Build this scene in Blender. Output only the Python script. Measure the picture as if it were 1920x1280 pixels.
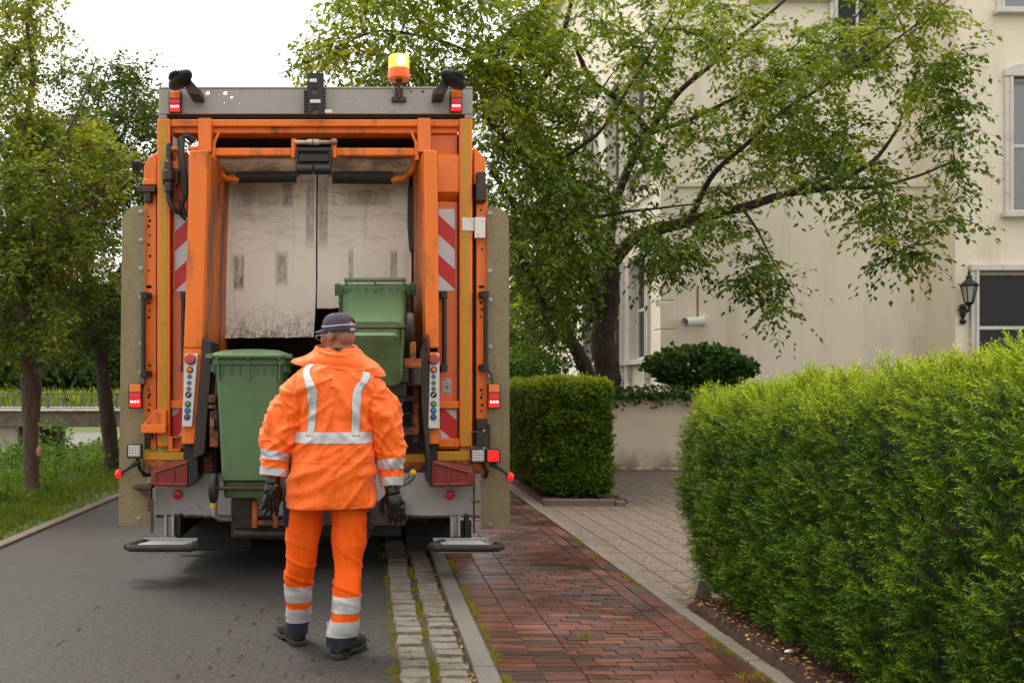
import bpy, bmesh, math, random
import numpy as np
from mathutils import Vector, Matrix, Euler, noise as mn

R = math.radians
random.seed(7)
RNG = np.random.default_rng(7)
for _o in list(bpy.data.objects):
    bpy.data.objects.remove(_o)
SC = bpy.context.scene
COL = SC.collection

# ------------------------------------------------------------------ camera, sky, sun, exposure
F, CX, CY, H = 1900.0, 693.0, 730.0, 1.4          # focal length in photo pixels, vanishing point, eye height
cam_d = bpy.data.cameras.new('camera')
cam = bpy.data.objects.new('camera', cam_d)
COL.objects.link(cam)
cam.location = (0, 0, H)
cam.rotation_euler = (R(90), 0, 0)
cam_d.sensor_width = 36
cam_d.lens = 36 * F / 1920
cam_d.shift_x = (960 - CX) / 1920
cam_d.shift_y = (CY - 640) / 1920
cam_d.clip_start = 0.05
cam_d.clip_end = 1500
cam_d.dof.use_dof = True
cam_d.dof.focus_distance = 6.6
cam_d.dof.aperture_fstop = 22
SC.camera = cam

SUN_EL, SUN_AZ = 66, -40
world = bpy.data.worlds.new('World')
SC.world = world
world.use_nodes = True
_nt = world.node_tree
_nt.nodes.clear()
_sky = _nt.nodes.new('ShaderNodeTexSky')
_sky.sky_type = 'NISHITA'
_sky.sun_disc = False
_sky.sun_elevation = R(SUN_EL)
_sky.sun_rotation = R(SUN_AZ)
_sky.air_density = 1.0
_sky.dust_density = 4.0
_sky.ozone_density = 1.0
_bw = _nt.nodes.new('ShaderNodeRGBToBW')
_mx = _nt.nodes.new('ShaderNodeMix'); _mx.data_type = 'RGBA'
_mx.inputs[0].default_value = 0.9                  # overcast: cloud takes the blue out of the sky
_cl = _nt.nodes.new('ShaderNodeMix'); _cl.data_type = 'RGBA'
_cl.inputs[0].default_value = 0.82                 # an even white cloud deck over most of it
_tcw = _nt.nodes.new('ShaderNodeTexCoord'); _sz = _nt.nodes.new('ShaderNodeSeparateXYZ'); _rg = _nt.nodes.new('ShaderNodeMapRange')
_rg.inputs[1].default_value = 0.0; _rg.inputs[2].default_value = 1.0; _rg.inputs[3].default_value = 8.0; _rg.inputs[4].default_value = 13.5   # overcast: brighter overhead than at the horizon
_cmb = _nt.nodes.new('ShaderNodeCombineColor')
_nt.links.new(_tcw.outputs['Generated'], _sz.inputs[0]); _nt.links.new(_sz.outputs[2], _rg.inputs[0])
_ry = _nt.nodes.new('ShaderNodeMapRange'); _ml = _nt.nodes.new('ShaderNodeMath'); _ml.operation = 'MULTIPLY'
for _k, _q in enumerate((-.9, .25, .74, 1.0)): _ry.inputs[_k + 1].default_value = _q      # the cloud is brightest on the sun's side
_nt.links.new(_sz.outputs[1], _ry.inputs[0]); _nt.links.new(_rg.outputs[0], _ml.inputs[0]); _nt.links.new(_ry.outputs[0], _ml.inputs[1])
for _k in range(3): _nt.links.new(_ml.outputs[0], _cmb.inputs[_k])
_nt.links.new(_cmb.outputs[0], _cl.inputs[7])
_tint = _nt.nodes.new('ShaderNodeMix'); _tint.data_type = 'RGBA'; _tint.blend_type = 'MULTIPLY'
_tint.inputs[0].default_value = 1.0
_tint.inputs[7].default_value = (1.0, 0.975, 0.94, 1)
_bg = _nt.nodes.new('ShaderNodeBackground')
_bg.inputs['Strength'].default_value = 0.15
_wo = _nt.nodes.new('ShaderNodeOutputWorld')
L = _nt.links.new
L(_sky.outputs[0], _bw.inputs[0]); L(_sky.outputs[0], _mx.inputs[6]); L(_bw.outputs[0], _mx.inputs[7])
L(_mx.outputs[2], _cl.inputs[6]); L(_cl.outputs[2], _tint.inputs[6]); L(_tint.outputs[2], _bg.inputs[0]); L(_bg.outputs[0], _wo.inputs[0])

sun_d = bpy.data.lights.new('sun', 'SUN')
sun_d.energy = 1.9
sun_d.angle = R(16)
sun_d.color = (1.0, 0.96, 0.9)
sun = bpy.data.objects.new('sun', sun_d)
COL.objects.link(sun)
sun.rotation_euler = (R(90 - SUN_EL), 0, R(-140))   # high, from ahead on the left
SC.view_settings.view_transform = 'Standard'
SC.view_settings.look = 'None'
SC.view_settings.exposure = 0.45
SC.view_settings.gamma = 1.0

# ------------------------------------------------------------------ helpers
def P(px, py, Y):
    """Where the point seen at photo pixel (px, py) stands when it is Y metres away."""
    return Vector(((px - CX) * Y / F, Y, H - (py - CY) * Y / F))

def S(r, g, b):
    f = lambda c: (c / 255 / 12.92) if c / 255 <= 0.04045 else ((c / 255 + 0.055) / 1.055) ** 2.4
    return (f(r), f(g), f(b))

def props(o, label=None, cat=None, group=None, kind=None):
    if label: o['label'] = label
    if cat: o['category'] = cat
    if group: o['group'] = group
    if kind: o['kind'] = kind
    return o

def empty(name, loc, label=None, cat=None, group=None, parent=None):
    o = bpy.data.objects.new(name, None)
    COL.objects.link(o)
    o.empty_display_size = 0.2
    if parent: o.parent = parent
    o.location = loc
    return props(o, label, cat, group)

def wloc(o):
    v = Vector((0, 0, 0))
    while o:
        v += o.location
        o = o.parent
    return v

def copy_tree(o, parent=None):
    c = o.copy()
    COL.objects.link(c)
    c.parent = parent
    for ch in list(o.children):
        copy_tree(ch, c)
    return c

def np_mesh(name, V, Fc, mat, parent=None, loc=None, tint=None, smooth=None):
    V = np.asarray(V, float)
    off = np.array(loc if loc is not None else (wloc(parent) if parent else (0, 0, 0)))
    V = V - off
    k = Fc.shape[1]
    me = bpy.data.meshes.new(name)
    me.vertices.add(len(V)); me.vertices.foreach_set('co', V.ravel())
    me.loops.add(Fc.size); me.loops.foreach_set('vertex_index', Fc.ravel().astype(np.int32))
    me.polygons.add(len(Fc)); me.polygons.foreach_set('loop_start', (np.arange(len(Fc)) * k).astype(np.int32))
    if tint is not None:
        a = me.attributes.new('tint', 'FLOAT', 'FACE'); a.data.foreach_set('value', np.asarray(tint, np.float32))
    me.update(calc_edges=True)
    if smooth is not None: me.polygons.foreach_set('use_smooth', np.full(len(Fc), smooth))
    me.materials.append(mat)
    o = bpy.data.objects.new(name, me)
    COL.objects.link(o)
    if parent: o.parent = parent
    if loc is not None: o.location = loc
    return o

class MB:
    def __init__(s):
        s.v, s.f, s.m = [], [], []
    def add(s, vs, fs, mi=0):
        n = len(s.v)
        s.v += [Vector(v) for v in vs]
        s.f += [tuple(i + n for i in f) for f in fs]
        s.m += [mi] * len(fs)
        return n
    def box(s, x0, y0, z0, x1, y1, z1, mi=0):
        vs = [(x, y, z) for x in (x0, x1) for y in (y0, y1) for z in (z0, z1)]
        return s.add(vs, [(0, 1, 3, 2), (4, 6, 7, 5), (0, 4, 5, 1), (2, 3, 7, 6), (0, 2, 6, 4), (1, 5, 7, 3)], mi)
    def rect(s, a, b, c, d, Y, dep, mi=0):
        p, q = P(a, b, Y), P(c, d, Y)
        return s.box(p.x, Y, q.z, q.x, Y + dep, p.z, mi)
    def obox(s, c, size, rot=(0, 0, 0), mi=0):
        m = Euler(rot).to_matrix()
        n = s.box(-size[0] / 2, -size[1] / 2, -size[2] / 2, size[0] / 2, size[1] / 2, size[2] / 2, mi)
        for i in range(n, len(s.v)): s.v[i] = m @ s.v[i] + Vector(c)
        return n
    def prism(s, poly, y0, y1, mi=0):
        n = len(poly)
        vs = [(x, y0, z) for x, z in poly] + [(x, y1, z) for x, z in poly]
        fs = [tuple(range(n)), tuple(range(2 * n - 1, n - 1, -1))] + [(i, (i + 1) % n, n + (i + 1) % n, n + i) for i in range(n)]
        return s.add(vs, fs, mi)
    def pp(s, poly, Y, dep, mi=0):
        q = [P(a, b, Y) for a, b in poly]
        return s.prism([(v.x, v.z) for v in q], Y, Y + dep, mi)
    def tube(s, pts, r, n=10, mi=0, cap=True):
        pts = [Vector(p) for p in pts]
        rs = r if isinstance(r, (list, tuple)) else [r] * len(pts)
        ref = None; vs = []
        for i, p in enumerate(pts):
            t = (pts[min(i + 1, len(pts) - 1)] - pts[max(i - 1, 0)]).normalized()
            if ref is None:
                ref = t.orthogonal().normalized()
            ref = (ref - t * ref.dot(t)).normalized()
            b = t.cross(ref)
            vs += [p + (ref * math.cos(2 * math.pi * k / n) + b * math.sin(2 * math.pi * k / n)) * rs[i] for k in range(n)]
        fs = [(i * n + k, i * n + (k + 1) % n, (i + 1) * n + (k + 1) % n, (i + 1) * n + k) for i in range(len(pts) - 1) for k in range(n)]
        if cap: fs += [tuple(range(n)), tuple(range((len(pts) - 1) * n, len(pts) * n))]
        return s.add(vs, fs, mi)
    def cyl(s, a, b, r, r2=None, n=16, mi=0):
        return s.tube([a, b], [r, r if r2 is None else r2], n, mi)
    def lathe(s, prof, o, axis='Z', n=20, mi=0):
        o = Vector(o); vs = []
        for r, h in prof:
            for k in range(n):
                a = 2 * math.pi * k / n; c, d = r * math.cos(a), r * math.sin(a)
                vs.append(o + (Vector((c, d, h)) if axis == 'Z' else Vector((c, h, d)) if axis == 'Y' else Vector((h, c, d))))
        m = len(prof)
        fs = [(i * n + k, i * n + (k + 1) % n, (i + 1) * n + (k + 1) % n, (i + 1) * n + k) for i in range(m - 1) for k in range(n)]
        fs += [tuple(range(n)), tuple(range((m - 1) * n, m * n))]
        return s.add(vs, fs, mi)
    def ball(s, c, r, n=14, m=9, mi=0, rot=None):
        r = (r, r, r) if not isinstance(r, (tuple, list)) else r
        prof = [(math.sin(math.pi * (i + .03) / (m + .06)), -math.cos(math.pi * (i + .03) / (m + .06))) for i in range(m + 1)]
        k = s.lathe(prof, (0, 0, 0), 'Z', n, mi)
        M = Euler(rot).to_matrix() if rot else Matrix.Identity(3)
        for i in range(k, len(s.v)):
            v = s.v[i]
            s.v[i] = M @ Vector((v.x * r[0], v.y * r[1], v.z * r[2])) + Vector(c)
        return k
    def xf(s, M, start=0):
        for i in range(start, len(s.v)): s.v[i] = M @ s.v[i]
    def build(s, name, mats, parent=None, loc=None, bevel=0, seg=2, smooth=35, recalc=True):
        off = Vector(loc) if loc is not None else (wloc(parent) if parent else Vector((0, 0, 0)))
        me = bpy.data.meshes.new(name)
        me.from_pydata([v - off for v in s.v], [], s.f)
        mats = mats if isinstance(mats, (list, tuple)) else [mats]
        for m in mats: me.materials.append(m)
        me.polygons.foreach_set('material_index', s.m)
        if recalc:
            bm = bmesh.new(); bm.from_mesh(me)
            bmesh.ops.recalc_face_normals(bm, faces=bm.faces)
            bm.to_mesh(me); bm.free()
        me.polygons.foreach_set('use_smooth', [True] * len(me.polygons))
        me.set_sharp_from_angle(angle=R(smooth))
        o = bpy.data.objects.new(name, me)
        COL.objects.link(o)
        if parent: o.parent = parent
        if loc is not None: o.location = loc
        if bevel:
            b = o.modifiers.new('bevel', 'BEVEL'); b.width = bevel; b.segments = seg
            b.limit_method = 'ANGLE'; b.angle_limit = R(40); b.harden_normals = True
        return o

def bake_modifiers(o):
    dg = bpy.context.evaluated_depsgraph_get()
    dg.update()
    me = bpy.data.meshes.new_from_object(o.evaluated_get(dg))
    me.name = o.name
    o.modifiers.clear()
    o.data = me

def cut(o, cutter):
    c = cutter.build('cutter', list(o.data.materials), loc=(0, 0, 0))
    c.location = (0, 0, 0)
    m = o.modifiers.new('cut', 'BOOLEAN'); m.operation = 'DIFFERENCE'; m.object = c; m.solver = 'EXACT'
    bake_modifiers(o)
    o.data.polygons.foreach_set('use_smooth', [False] * len(o.data.polygons))
    bpy.data.objects.remove(c)

def remesh(o, voxel, smooth=2):
    m = o.modifiers.new('r', 'REMESH'); m.mode = 'VOXEL'; m.voxel_size = voxel
    if smooth:
        m2 = o.modifiers.new('s', 'SMOOTH'); m2.iterations = smooth; m2.factor = 0.5
    bake_modifiers(o)
    o.data.polygons.foreach_set('use_smooth', [True] * len(o.data.polygons))

def split(o, gap=.03):
    """Each separate piece of a part becomes a part of its own (pieces closer than gap stay together)."""
    me = o.data; n = len(me.vertices)
    par = list(range(n))
    def find(a):
        while par[a] != a: par[a] = par[par[a]]; a = par[a]
        return a
    for p in me.polygons:
        r = find(p.vertices[0])
        for v in p.vertices[1:]: par[find(v)] = r
    isl = {}
    for v in range(n): isl.setdefault(find(v), []).append(v)
    keys = list(isl); bb = []
    for k in keys:
        c = [me.vertices[v].co for v in isl[k]]
        bb.append([min(q[i] for q in c) - gap / 2 for i in range(3)] + [max(q[i] for q in c) + gap / 2 for i in range(3)])
    g = list(range(len(keys)))
    def fg(a):
        while g[a] != a: a = g[a]
        return a
    for i in range(len(keys)):
        for j in range(i):
            if all(bb[i][t] <= bb[j][t + 3] and bb[j][t] <= bb[i][t + 3] for t in range(3)): g[fg(i)] = fg(j)
    groups = {}
    for i in range(len(keys)): groups.setdefault(fg(i), set()).update(isl[keys[i]])
    if len(groups) < 2: return [o]
    out = []
    for k, vs in enumerate(groups.values()):
        m2 = me.copy(); bm = bmesh.new(); bm.from_mesh(m2); bm.verts.ensure_lookup_table()
        bmesh.ops.delete(bm, geom=[bm.verts[v] for v in range(n) if v not in vs], context='VERTS'); bm.to_mesh(m2); bm.free()
        q = o if k == 0 else o.copy()
        if k: COL.objects.link(q)
        q.data = m2; out.append(q)
    return out

# ------------------------------------------------------------------ materials
class NT:
    def __init__(s, name):
        s.m = bpy.data.materials.new(name); s.m.use_nodes = True
        s.t = s.m.node_tree; s.t.nodes.clear()
        s.out = s.n('OutputMaterial')
        s.tc = s.n('TexCoord')
    def n(s, typ, **kw):
        x = s.t.nodes.new('ShaderNode' + typ)
        for k, v in kw.items(): setattr(x, k, v)
        return x
    def l(s, a, b): s.t.links.new(a, b)
    def put(s, sock, v):
        if isinstance(v, bpy.types.NodeSocket): s.l(v, sock)
        elif isinstance(v, (tuple, list)) and len(v) == 3 and sock.type == 'RGBA': sock.default_value = (*v, 1)
        else: sock.default_value = v
    def mapped(s, scale=(1, 1, 1), rot=(0, 0, 0), loc=(0, 0, 0)):
        m = s.n('Mapping'); m.inputs['Scale'].default_value = scale; m.inputs['Rotation'].default_value = rot; m.inputs['Location'].default_value = loc
        s.l(s.tc.outputs['Object'], m.inputs[0]); return m.outputs[0]
    def noise(s, scale, detail=4, rough=.55, vec=None, dist=0):
        x = s.n('TexNoise'); x.inputs['Scale'].default_value = scale; x.inputs['Detail'].default_value = detail
        x.inputs['Roughness'].default_value = rough; x.inputs['Distortion'].default_value = dist
        s.l(vec or s.tc.outputs['Object'], x.inputs['Vector']); return x.outputs[0]
    def rng(s, v, a, b, c=0, d=1, smooth=False):
        x = s.n('MapRange'); x.clamp = True
        if smooth: x.interpolation_type = 'SMOOTHSTEP'
        s.put(x.inputs[0], v)
        for i, q in enumerate((a, b, c, d)): x.inputs[i + 1].default_value = q
        return x.outputs[0]
    def math(s, op, a, b=0.0, c=0.0):
        x = s.n('Math', operation=op); s.put(x.inputs[0], a); s.put(x.inputs[1], b); s.put(x.inputs[2], c); return x.outputs[0]
    def mix(s, f, a, b, blend='MIX'):
        x = s.n('Mix', data_type='RGBA', blend_type=blend); s.put(x.inputs[0], f); s.put(x.inputs[6], a); s.put(x.inputs[7], b); return x.outputs[2]
    def bump(s, h, strength=.3, dist=.01, nrm=None):
        x = s.n('Bump'); x.inputs['Strength'].default_value = strength; x.inputs['Distance'].default_value = dist
        s.l(h, x.inputs['Height'])
        if nrm: s.l(nrm, x.inputs['Normal'])
        return x.outputs[0]
    def sep(s, v=None):
        x = s.n('SeparateXYZ'); s.l(v or s.tc.outputs['Object'], x.inputs[0]); return x.outputs
    def pbr(s, col, rough=.5, metal=0.0, nrm=None, coat=0.0, spec=.5, **kw):
        b = s.n('BsdfPrincipled')
        s.put(b.inputs['Base Color'], col); s.put(b.inputs['Roughness'], rough); s.put(b.inputs['Metallic'], metal)
        s.put(b.inputs['Coat Weight'], coat); s.put(b.inputs['Specular IOR Level'], spec)
        for k, v in kw.items(): s.put(b.inputs[k.replace('_', ' ')], v)
        if nrm: s.l(nrm, b.inputs['Normal'])
        s.l(b.outputs[0], s.out.inputs[0]); s.b = b
        return s.m

def mul(c, k): return tuple(min(1, x * k) for x in c)

def mat(name, col, rough=.5, metal=0.0, var=.12, vs=3, dirt=None, da=.6, ds=7, thr=.56, bump=.0, bs=80, coat=0.0, stretch=(1, 1, 1), spec=.5, **kw):
    t = NT(name)
    v = t.mapped(stretch) if stretch != (1, 1, 1) else None
    n1 = t.noise(vs, 4, .6, v)
    c = t.mix(n1, mul(col, 1 - var), mul(col, 1 + var))
    r = t.rng(n1, .3, .7, max(0.02, rough - .07), min(1, rough + .07))
    if dirt:
        n2 = t.noise(ds, 8, .68, v)
        d = t.rng(n2, thr - .08, thr + .1, 0, da)
        c = t.mix(d, c, dirt)
    nrm = t.bump(t.noise(bs, 3), bump, .004) if bump else None
    return t.pbr(c, r, metal, nrm, coat, spec, **kw)

def emis(name, col, e, base=None):
    t = NT(name)
    return t.pbr(base or col, .25, 0, Emission_Color=(*col, 1), Emission_Strength=e)

def leafmat(name, a, b, c, trans=.35, rough=.45):
    """Leaves: every leaf has its own green between three, and lets some light through."""
    t = NT(name)
    at = t.n('Attribute', attribute_name='tint')
    r = t.n('ValToRGB'); e = r.color_ramp.elements
    e[0].color = (*a, 1); e[1].color = (*c, 1); m = e.new(.5); m.color = (*b, 1)
    t.l(at.outputs['Fac'], r.inputs[0])
    t.pbr(r.outputs[0], min(.8, rough + .15), spec=.18)
    tr = t.n('BsdfTranslucent')
    tc = t.mix(1.0, r.outputs[0], (1.5, 1.35, .5), 'MULTIPLY')
    t.l(tc, tr.inputs[0])
    mx = t.n('MixShader'); mx.inputs[0].default_value = trans
    t.l(t.b.outputs[0], mx.inputs[1]); t.l(tr.outputs[0], mx.inputs[2]); t.l(mx.outputs[0], t.out.inputs[0])
    return t.m

ORANGE = S(236, 117, 20)
GRIME = (.035, .024, .016)
M = {}
M['orange'] = mat('truck_orange', ORANGE, .38, 0, .08, 2, dirt=(.22, .06, .01), da=.6, ds=5, thr=.64, coat=.12, stretch=(1, 1, .35))
M['orange_worn'] = mat('truck_orange_worn', ORANGE, .45, 0, .12, 3, dirt=(.12, .05, .02), da=.8, ds=9, thr=.60, stretch=(1, 1, .3))
M['orange_dark'] = mat('greasy_orange', mul(ORANGE, .75), .5, 0, .2, 4, dirt=GRIME, da=.95, ds=8, thr=.46)
M['yellow'] = mat('yellow_reflective', S(192, 138, 4), .35, 0, .05, 3, dirt=(.12, .09, .02), da=.5, ds=14, thr=.62)
M['grey_panel'] = mat('grey_sheet', S(158, 152, 146), .5, .1, .08, 2, dirt=(.07, .045, .03), da=.7, ds=18, thr=.66)
M['bumper_grey'] = mat('bumper_grey', S(172, 170, 168), .5, .1, .06, 2, dirt=(.09, .05, .03), da=.7, ds=22, thr=.66)
M['black'] = mat('black_plastic', (.014, .014, .015), .5, 0, .2, 6)
M['rubber'] = mat('rubber', (.02, .019, .018), .7, 0, .25, 8, dirt=(.08, .07, .06), da=.4, ds=12, thr=.6)
M['dark_metal'] = mat('greasy_metal', (.045, .04, .036), .5, .5, .3, 6, dirt=(.09, .05, .03), da=.7, ds=9, thr=.55)
M['black_void'] = mat('near_black_void', (.012, .0105, .009), .75, 0, .3, 4)  # near-black, also stands in for shade in seams, holes and gaps
M['steel'] = mat('worn_steel', (.45, .44, .42), .38, .85, .12, 8, dirt=(.12, .1, .08), da=.6, ds=15, thr=.58)
M['galv'] = mat('galvanised', (.36, .37, .38), .45, .7, .1, 12, dirt=(.1, .09, .08), da=.5, ds=9, thr=.6)
M['rust'] = mat('rusty_metal', (.12, .06, .035), .75, .2, .4, 14, dirt=(.05, .03, .02), da=.7, ds=20, thr=.5)
M['red_plastic'] = mat('red_plastic', (.20, .020, .014), .42, 0, .12, 5, dirt=(.06, .025, .02), da=.5, ds=10, thr=.6)
M['white_paint'] = mat('white_paint', (.72, .71, .68), .45, 0, .05, 4, dirt=(.2, .1, .05), da=.8, ds=26, thr=.64)
M['panel_alu'] = mat('control_plate', (.62, .62, .62), .4, .3, .05, 6, dirt=(.2, .18, .16), da=.5, ds=16, thr=.62)
M['hose'] = mat('hose', (.018, .018, .018), .45, 0, .2, 9)
M['brown_roll'] = mat('dirty_sheet_edge', S(196, 174, 152), .6, .1, .2, 6, dirt=(.1, .06, .04), da=.8, ds=8, thr=.5, stretch=(.4, 1, 1))
# ================================================================== ground, road, pavement, water
XR, XC, XK, XB, XD = -3.24, 0.108, 0.50, 0.62, 1.86     # road edge, gutter, kerb, brick path, thin kerb

def sheet(name, x0, x1, y0, y1, z, m, mats=None):
    b = MB(); b.add([(x0, y0, z), (x1, y0, z), (x1, y1, z), (x0, y1, z)], [(0, 1, 2, 3)])
    o = b.build(name, m, loc=(0, 0, 0)); o['kind'] = 'structure'; return o

t = NT('meadow')
n = t.noise(1.4, 6); n2 = t.noise(40, 4)
c = t.mix(n, S(70, 84, 28), S(96, 110, 40)); c = t.mix(t.rng(n2, .4, .7, 0, .6), c, S(60, 56, 34))
M['meadow'] = t.pbr(c, .9, nrm=t.bump(n2, .6, .03))
b = MB()
prof = [(-300, 0.3), (-30, .3), (-26, .1), (-24, -1.5), (-9.6, -1.5), (-8.6, -.55), (-7.0, -.02), (-5, 0.0), (XR, -.012), (300, -.012)]
ys = [-30, 0, 12, 30, 60, 120, 500]
for y in ys:
    b.v += [Vector((x, y, z)) for x, z in prof]
k = len(prof)
b.f = [(j * k + i, j * k + i + 1, (j + 1) * k + i + 1, (j + 1) * k + i) for j in range(len(ys) - 1) for i in range(k - 1)]
b.m = [0] * len(b.f)
b.build('ground', M['meadow'], loc=(0, 0, 0))['kind'] = 'structure'

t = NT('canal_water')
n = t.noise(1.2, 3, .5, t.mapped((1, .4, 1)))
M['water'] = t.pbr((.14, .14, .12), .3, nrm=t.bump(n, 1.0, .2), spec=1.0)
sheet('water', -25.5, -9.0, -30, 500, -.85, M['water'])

# road: dark worn block paving, fine grit, faint joints with bits of moss
t = NT('road_blocks')
gr = t.noise(75, 5, .85); big = t.noise(.9, 5)
br = t.n('TexBrick', offset=.5); t.l(t.mapped(rot=(0, 0, R(45))), br.inputs[0])
br.inputs['Scale'].default_value = 1; br.inputs['Brick Width'].default_value = .2; br.inputs['Row Height'].default_value = .1
br.inputs['Mortar Size'].default_value = .006; br.inputs['Mortar Smooth'].default_value = .3
br.inputs[1].default_value = (1, 1, 1, 1); br.inputs[2].default_value = (.84, .84, .84, 1); br.inputs[3].default_value = (.92, .92, .92, 1)
c = t.mix(t.rng(gr, .40, .60), (.008, .0068, .0059), (.058, .050, .044))
c = t.mix(t.math('MULTIPLY', t.rng(t.noise(38, 3, .8), .50, .62), .55), c, (.095, .082, .072)); c = t.mix(t.math('MULTIPLY', t.rng(t.noise(31, 3, .8, t.mapped((1, 1, 1), (0, 0, 0), (5, 3, 0))), .54, .64), .6), c, (.012, .010, .009))
c = t.mix(.35, c, br.outputs[0], 'MULTIPLY')
c = t.mix(t.rng(big, .35, .7, 0, .3), c, (.05, .048, .047))
j = br.outputs['Fac']
moss = t.math('MULTIPLY', j, t.rng(t.noise(5.5, 4, .7), .57, .66))
sx = t.sep()
moss = t.math('MULTIPLY', moss, t.rng(sx[0], -1.6, -.7, .1, .35))
c = t.mix(t.math('MULTIPLY', j, .28), c, (.016, .0135, .011))
c = t.mix(moss, c, S(120, 104, 52))
h = t.math('SUBTRACT', t.math('MULTIPLY', gr, .6), j)
M['road'] = t.pbr(c, t.rng(big, .3, .7, .62, .8), nrm=t.bump(h, .5, .006), spec=.4)
sheet('road', XR, XC + .01, -6, 90, 0, M['road'])

# gutter: two rows of granite setts with moss between, on a mossy bed
t = NT('moss_bed')
n = t.noise(26, 5, .7); n2 = t.noise(5, 4)
c = t.mix(t.rng(n, .3, .7), S(40, 32, 20), S(88, 82, 34)); c = t.mix(t.rng(n2, .4, .6, 0, .8), c, S(54, 44, 32))
M['moss_bed'] = t.pbr(c, .95, nrm=t.bump(n, 1, .02))
sheet('gutter_bed', XC, XK + .01, -2, 40, .004, M['moss_bed'])
t = NT('granite_setts')
n = t.noise(60, 5, .7); n2 = t.noise(5, 4, .6); ly = t.noise(30, 4, .6, t.mapped((.35, 1, 1)))
c = t.mix(t.rng(n, .3, .7), S(88, 81, 72), S(146, 137, 124)); c = t.mix(t.rng(n2, .35, .62, 0, .6), c, S(96, 88, 78))
c = t.mix(t.rng(ly, .6, .66, 0, .7), c, S(64, 58, 46))
M['setts'] = t.pbr(c, .8, nrm=t.bump(t.math('ADD', n, t.math('MULTIPLY', ly, 1.5)), .8, .012))
b = MB()
for row in range(2):
    y = 3.0 + row * .05
    while y < 20:
        ln = random.uniform(.105, .18)
        w = random.uniform(.158, .172)
        xc = XC + .035 + .078 + row * .192 + random.uniform(-.008, .008)
        z = .022 + random.uniform(-.004, .006)
        x0, x1, y0, y1 = xc - w / 2, xc + w / 2, y, y + ln
        NX, NY = 5, 5; base = len(b.v)
        for iy in range(NY):
            for ix in range(NX):
                u, v = (0, .09, .5, .91, 1)[ix], (0, .11, .5, .89, 1)[iy]
                e = min(u, 1 - u, v, 1 - v)
                q = Vector((x0 + (x1 - x0) * u, y0 + (y1 - y0) * v, 0))
                q.x += mn.noise(q * 23 + Vector((row, 0, 5))) * .010; q.y += mn.noise(q * 23 + Vector((7, row, 0))) * .010
                q.z = (z if e > 0 else -.01) + mn.noise(q * 30) * .007
                b.v.append(q)
        for iy in range(NY - 1):
            for ix in range(NX - 1):
                b.f.append((base + iy * NX + ix, base + iy * NX + ix + 1, base + (iy + 1) * NX + ix + 1, base + (iy + 1) * NX + ix)); b.m.append(0)
        y += ln + random.uniform(.012, .022)
b.build('gutter', M['setts'], loc=(0, 0, 0), smooth=42)['kind'] = 'structure'

t = NT('granite_kerb')
n = t.noise(150, 4, .75); n2 = t.noise(3, 4)
c = t.mix(t.rng(n, .34, .66), S(58, 53, 49), S(126, 119, 111)); c = t.mix(t.rng(n2, .4, .65, 0, .5), c, S(104, 96, 86))
M['kerb'] = t.pbr(c, .78, nrm=t.bump(n, .5, .006))
b = MB(); y = -1.0
while y < 40:
    b.box(XK + .006 + random.uniform(-.003, .003), y, -.1, XB - .004, y + .985, .05 + random.uniform(-.002, .002)); y += .995
b.build('kerb', M['kerb'], loc=(0, 0, 0), bevel=.008)['kind'] = 'structure'

# brick pavement, damp in places
# every brick is laid on its own: slightly tilted, its own shade
t = NT('paving_brick')
at = t.n('Attribute', attribute_name='tint'); r = t.n('ValToRGB'); e = r.color_ramp.elements
e[0].color = (*S(50, 40, 37), 1); e[1].color = (*S(130, 76, 58), 1)
for p_, c_ in ((.15, S(66, 47, 41)), (.4, S(94, 53, 43)), (.72, S(110, 60, 46))): e.new(p_).color = (*c_, 1)
t.l(at.outputs['Fac'], r.inputs[0])
big = t.noise(1.1, 4, .6); mid = t.noise(16, 5, .7); fine = t.noise(90, 4, .7)
c = t.mix(t.rng(mid, .35, .7, 0, .5), r.outputs[0], S(66, 44, 38)); c = t.mix(t.rng(fine, .45, .7, 0, .35), c, S(122, 98, 86))
wet = t.rng(big, .38, .58)
c = t.mix(t.math('MULTIPLY', wet, .4), c, S(44, 26, 20))
M['brick'] = t.pbr(c, t.rng(wet, 0, 1, .46, .2), nrm=t.bump(t.math('ADD', mid, t.math('MULTIPLY', fine, .4)), .5, .008), spec=.45)
t = NT('brick_joint')
n = t.noise(40, 4, .7)
c = t.mix(n, S(78, 66, 58), S(120, 104, 94)); c = t.mix(t.rng(t.noise(3.3, 5, .7), .6, .7), c, S(84, 80, 40))
M['joint'] = t.pbr(c, .6, nrm=t.bump(n, .5, .004))
b = MB(); b.add([(XB, -4, .034), (XD, -4, .040), (XD, 60, .040), (XB, 60, .034)], [(0, 1, 2, 3)])
b.build('pavement_bed', M['joint'], loc=(0, 0, 0))['kind'] = 'structure'
V, Fc, T = [], [], []
def brick(x0, x1, y0, y1):
    z = .044 + .006 * (x0 - XB); s_ = random.gauss(0, .0010); u_ = random.gauss(0, .0007); dz = random.gauss(0, .0010)
    n0 = len(V); ins = .002
    for (x, y) in ((x0, y0), (x1, y0), (x1, y1), (x0, y1)): V.append((x, y, z - .012))
    for (x, y, a_, b_) in ((x0 + ins, y0 + ins, -1, -1), (x1 - ins, y0 + ins, 1, -1), (x1 - ins, y1 - ins, 1, 1), (x0 + ins, y1 - ins, -1, 1)): V.append((x, y, z + dz + s_ * a_ + u_ * b_))
    Fc.append((n0 + 4, n0 + 5, n0 + 6, n0 + 7))
    for k in range(4): Fc.append((n0 + k, n0 + (k + 1) % 4, n0 + 4 + (k + 1) % 4, n0 + 4 + k))
    T.extend([random.random()] * 5)
y = 2.0; k = 0
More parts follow.
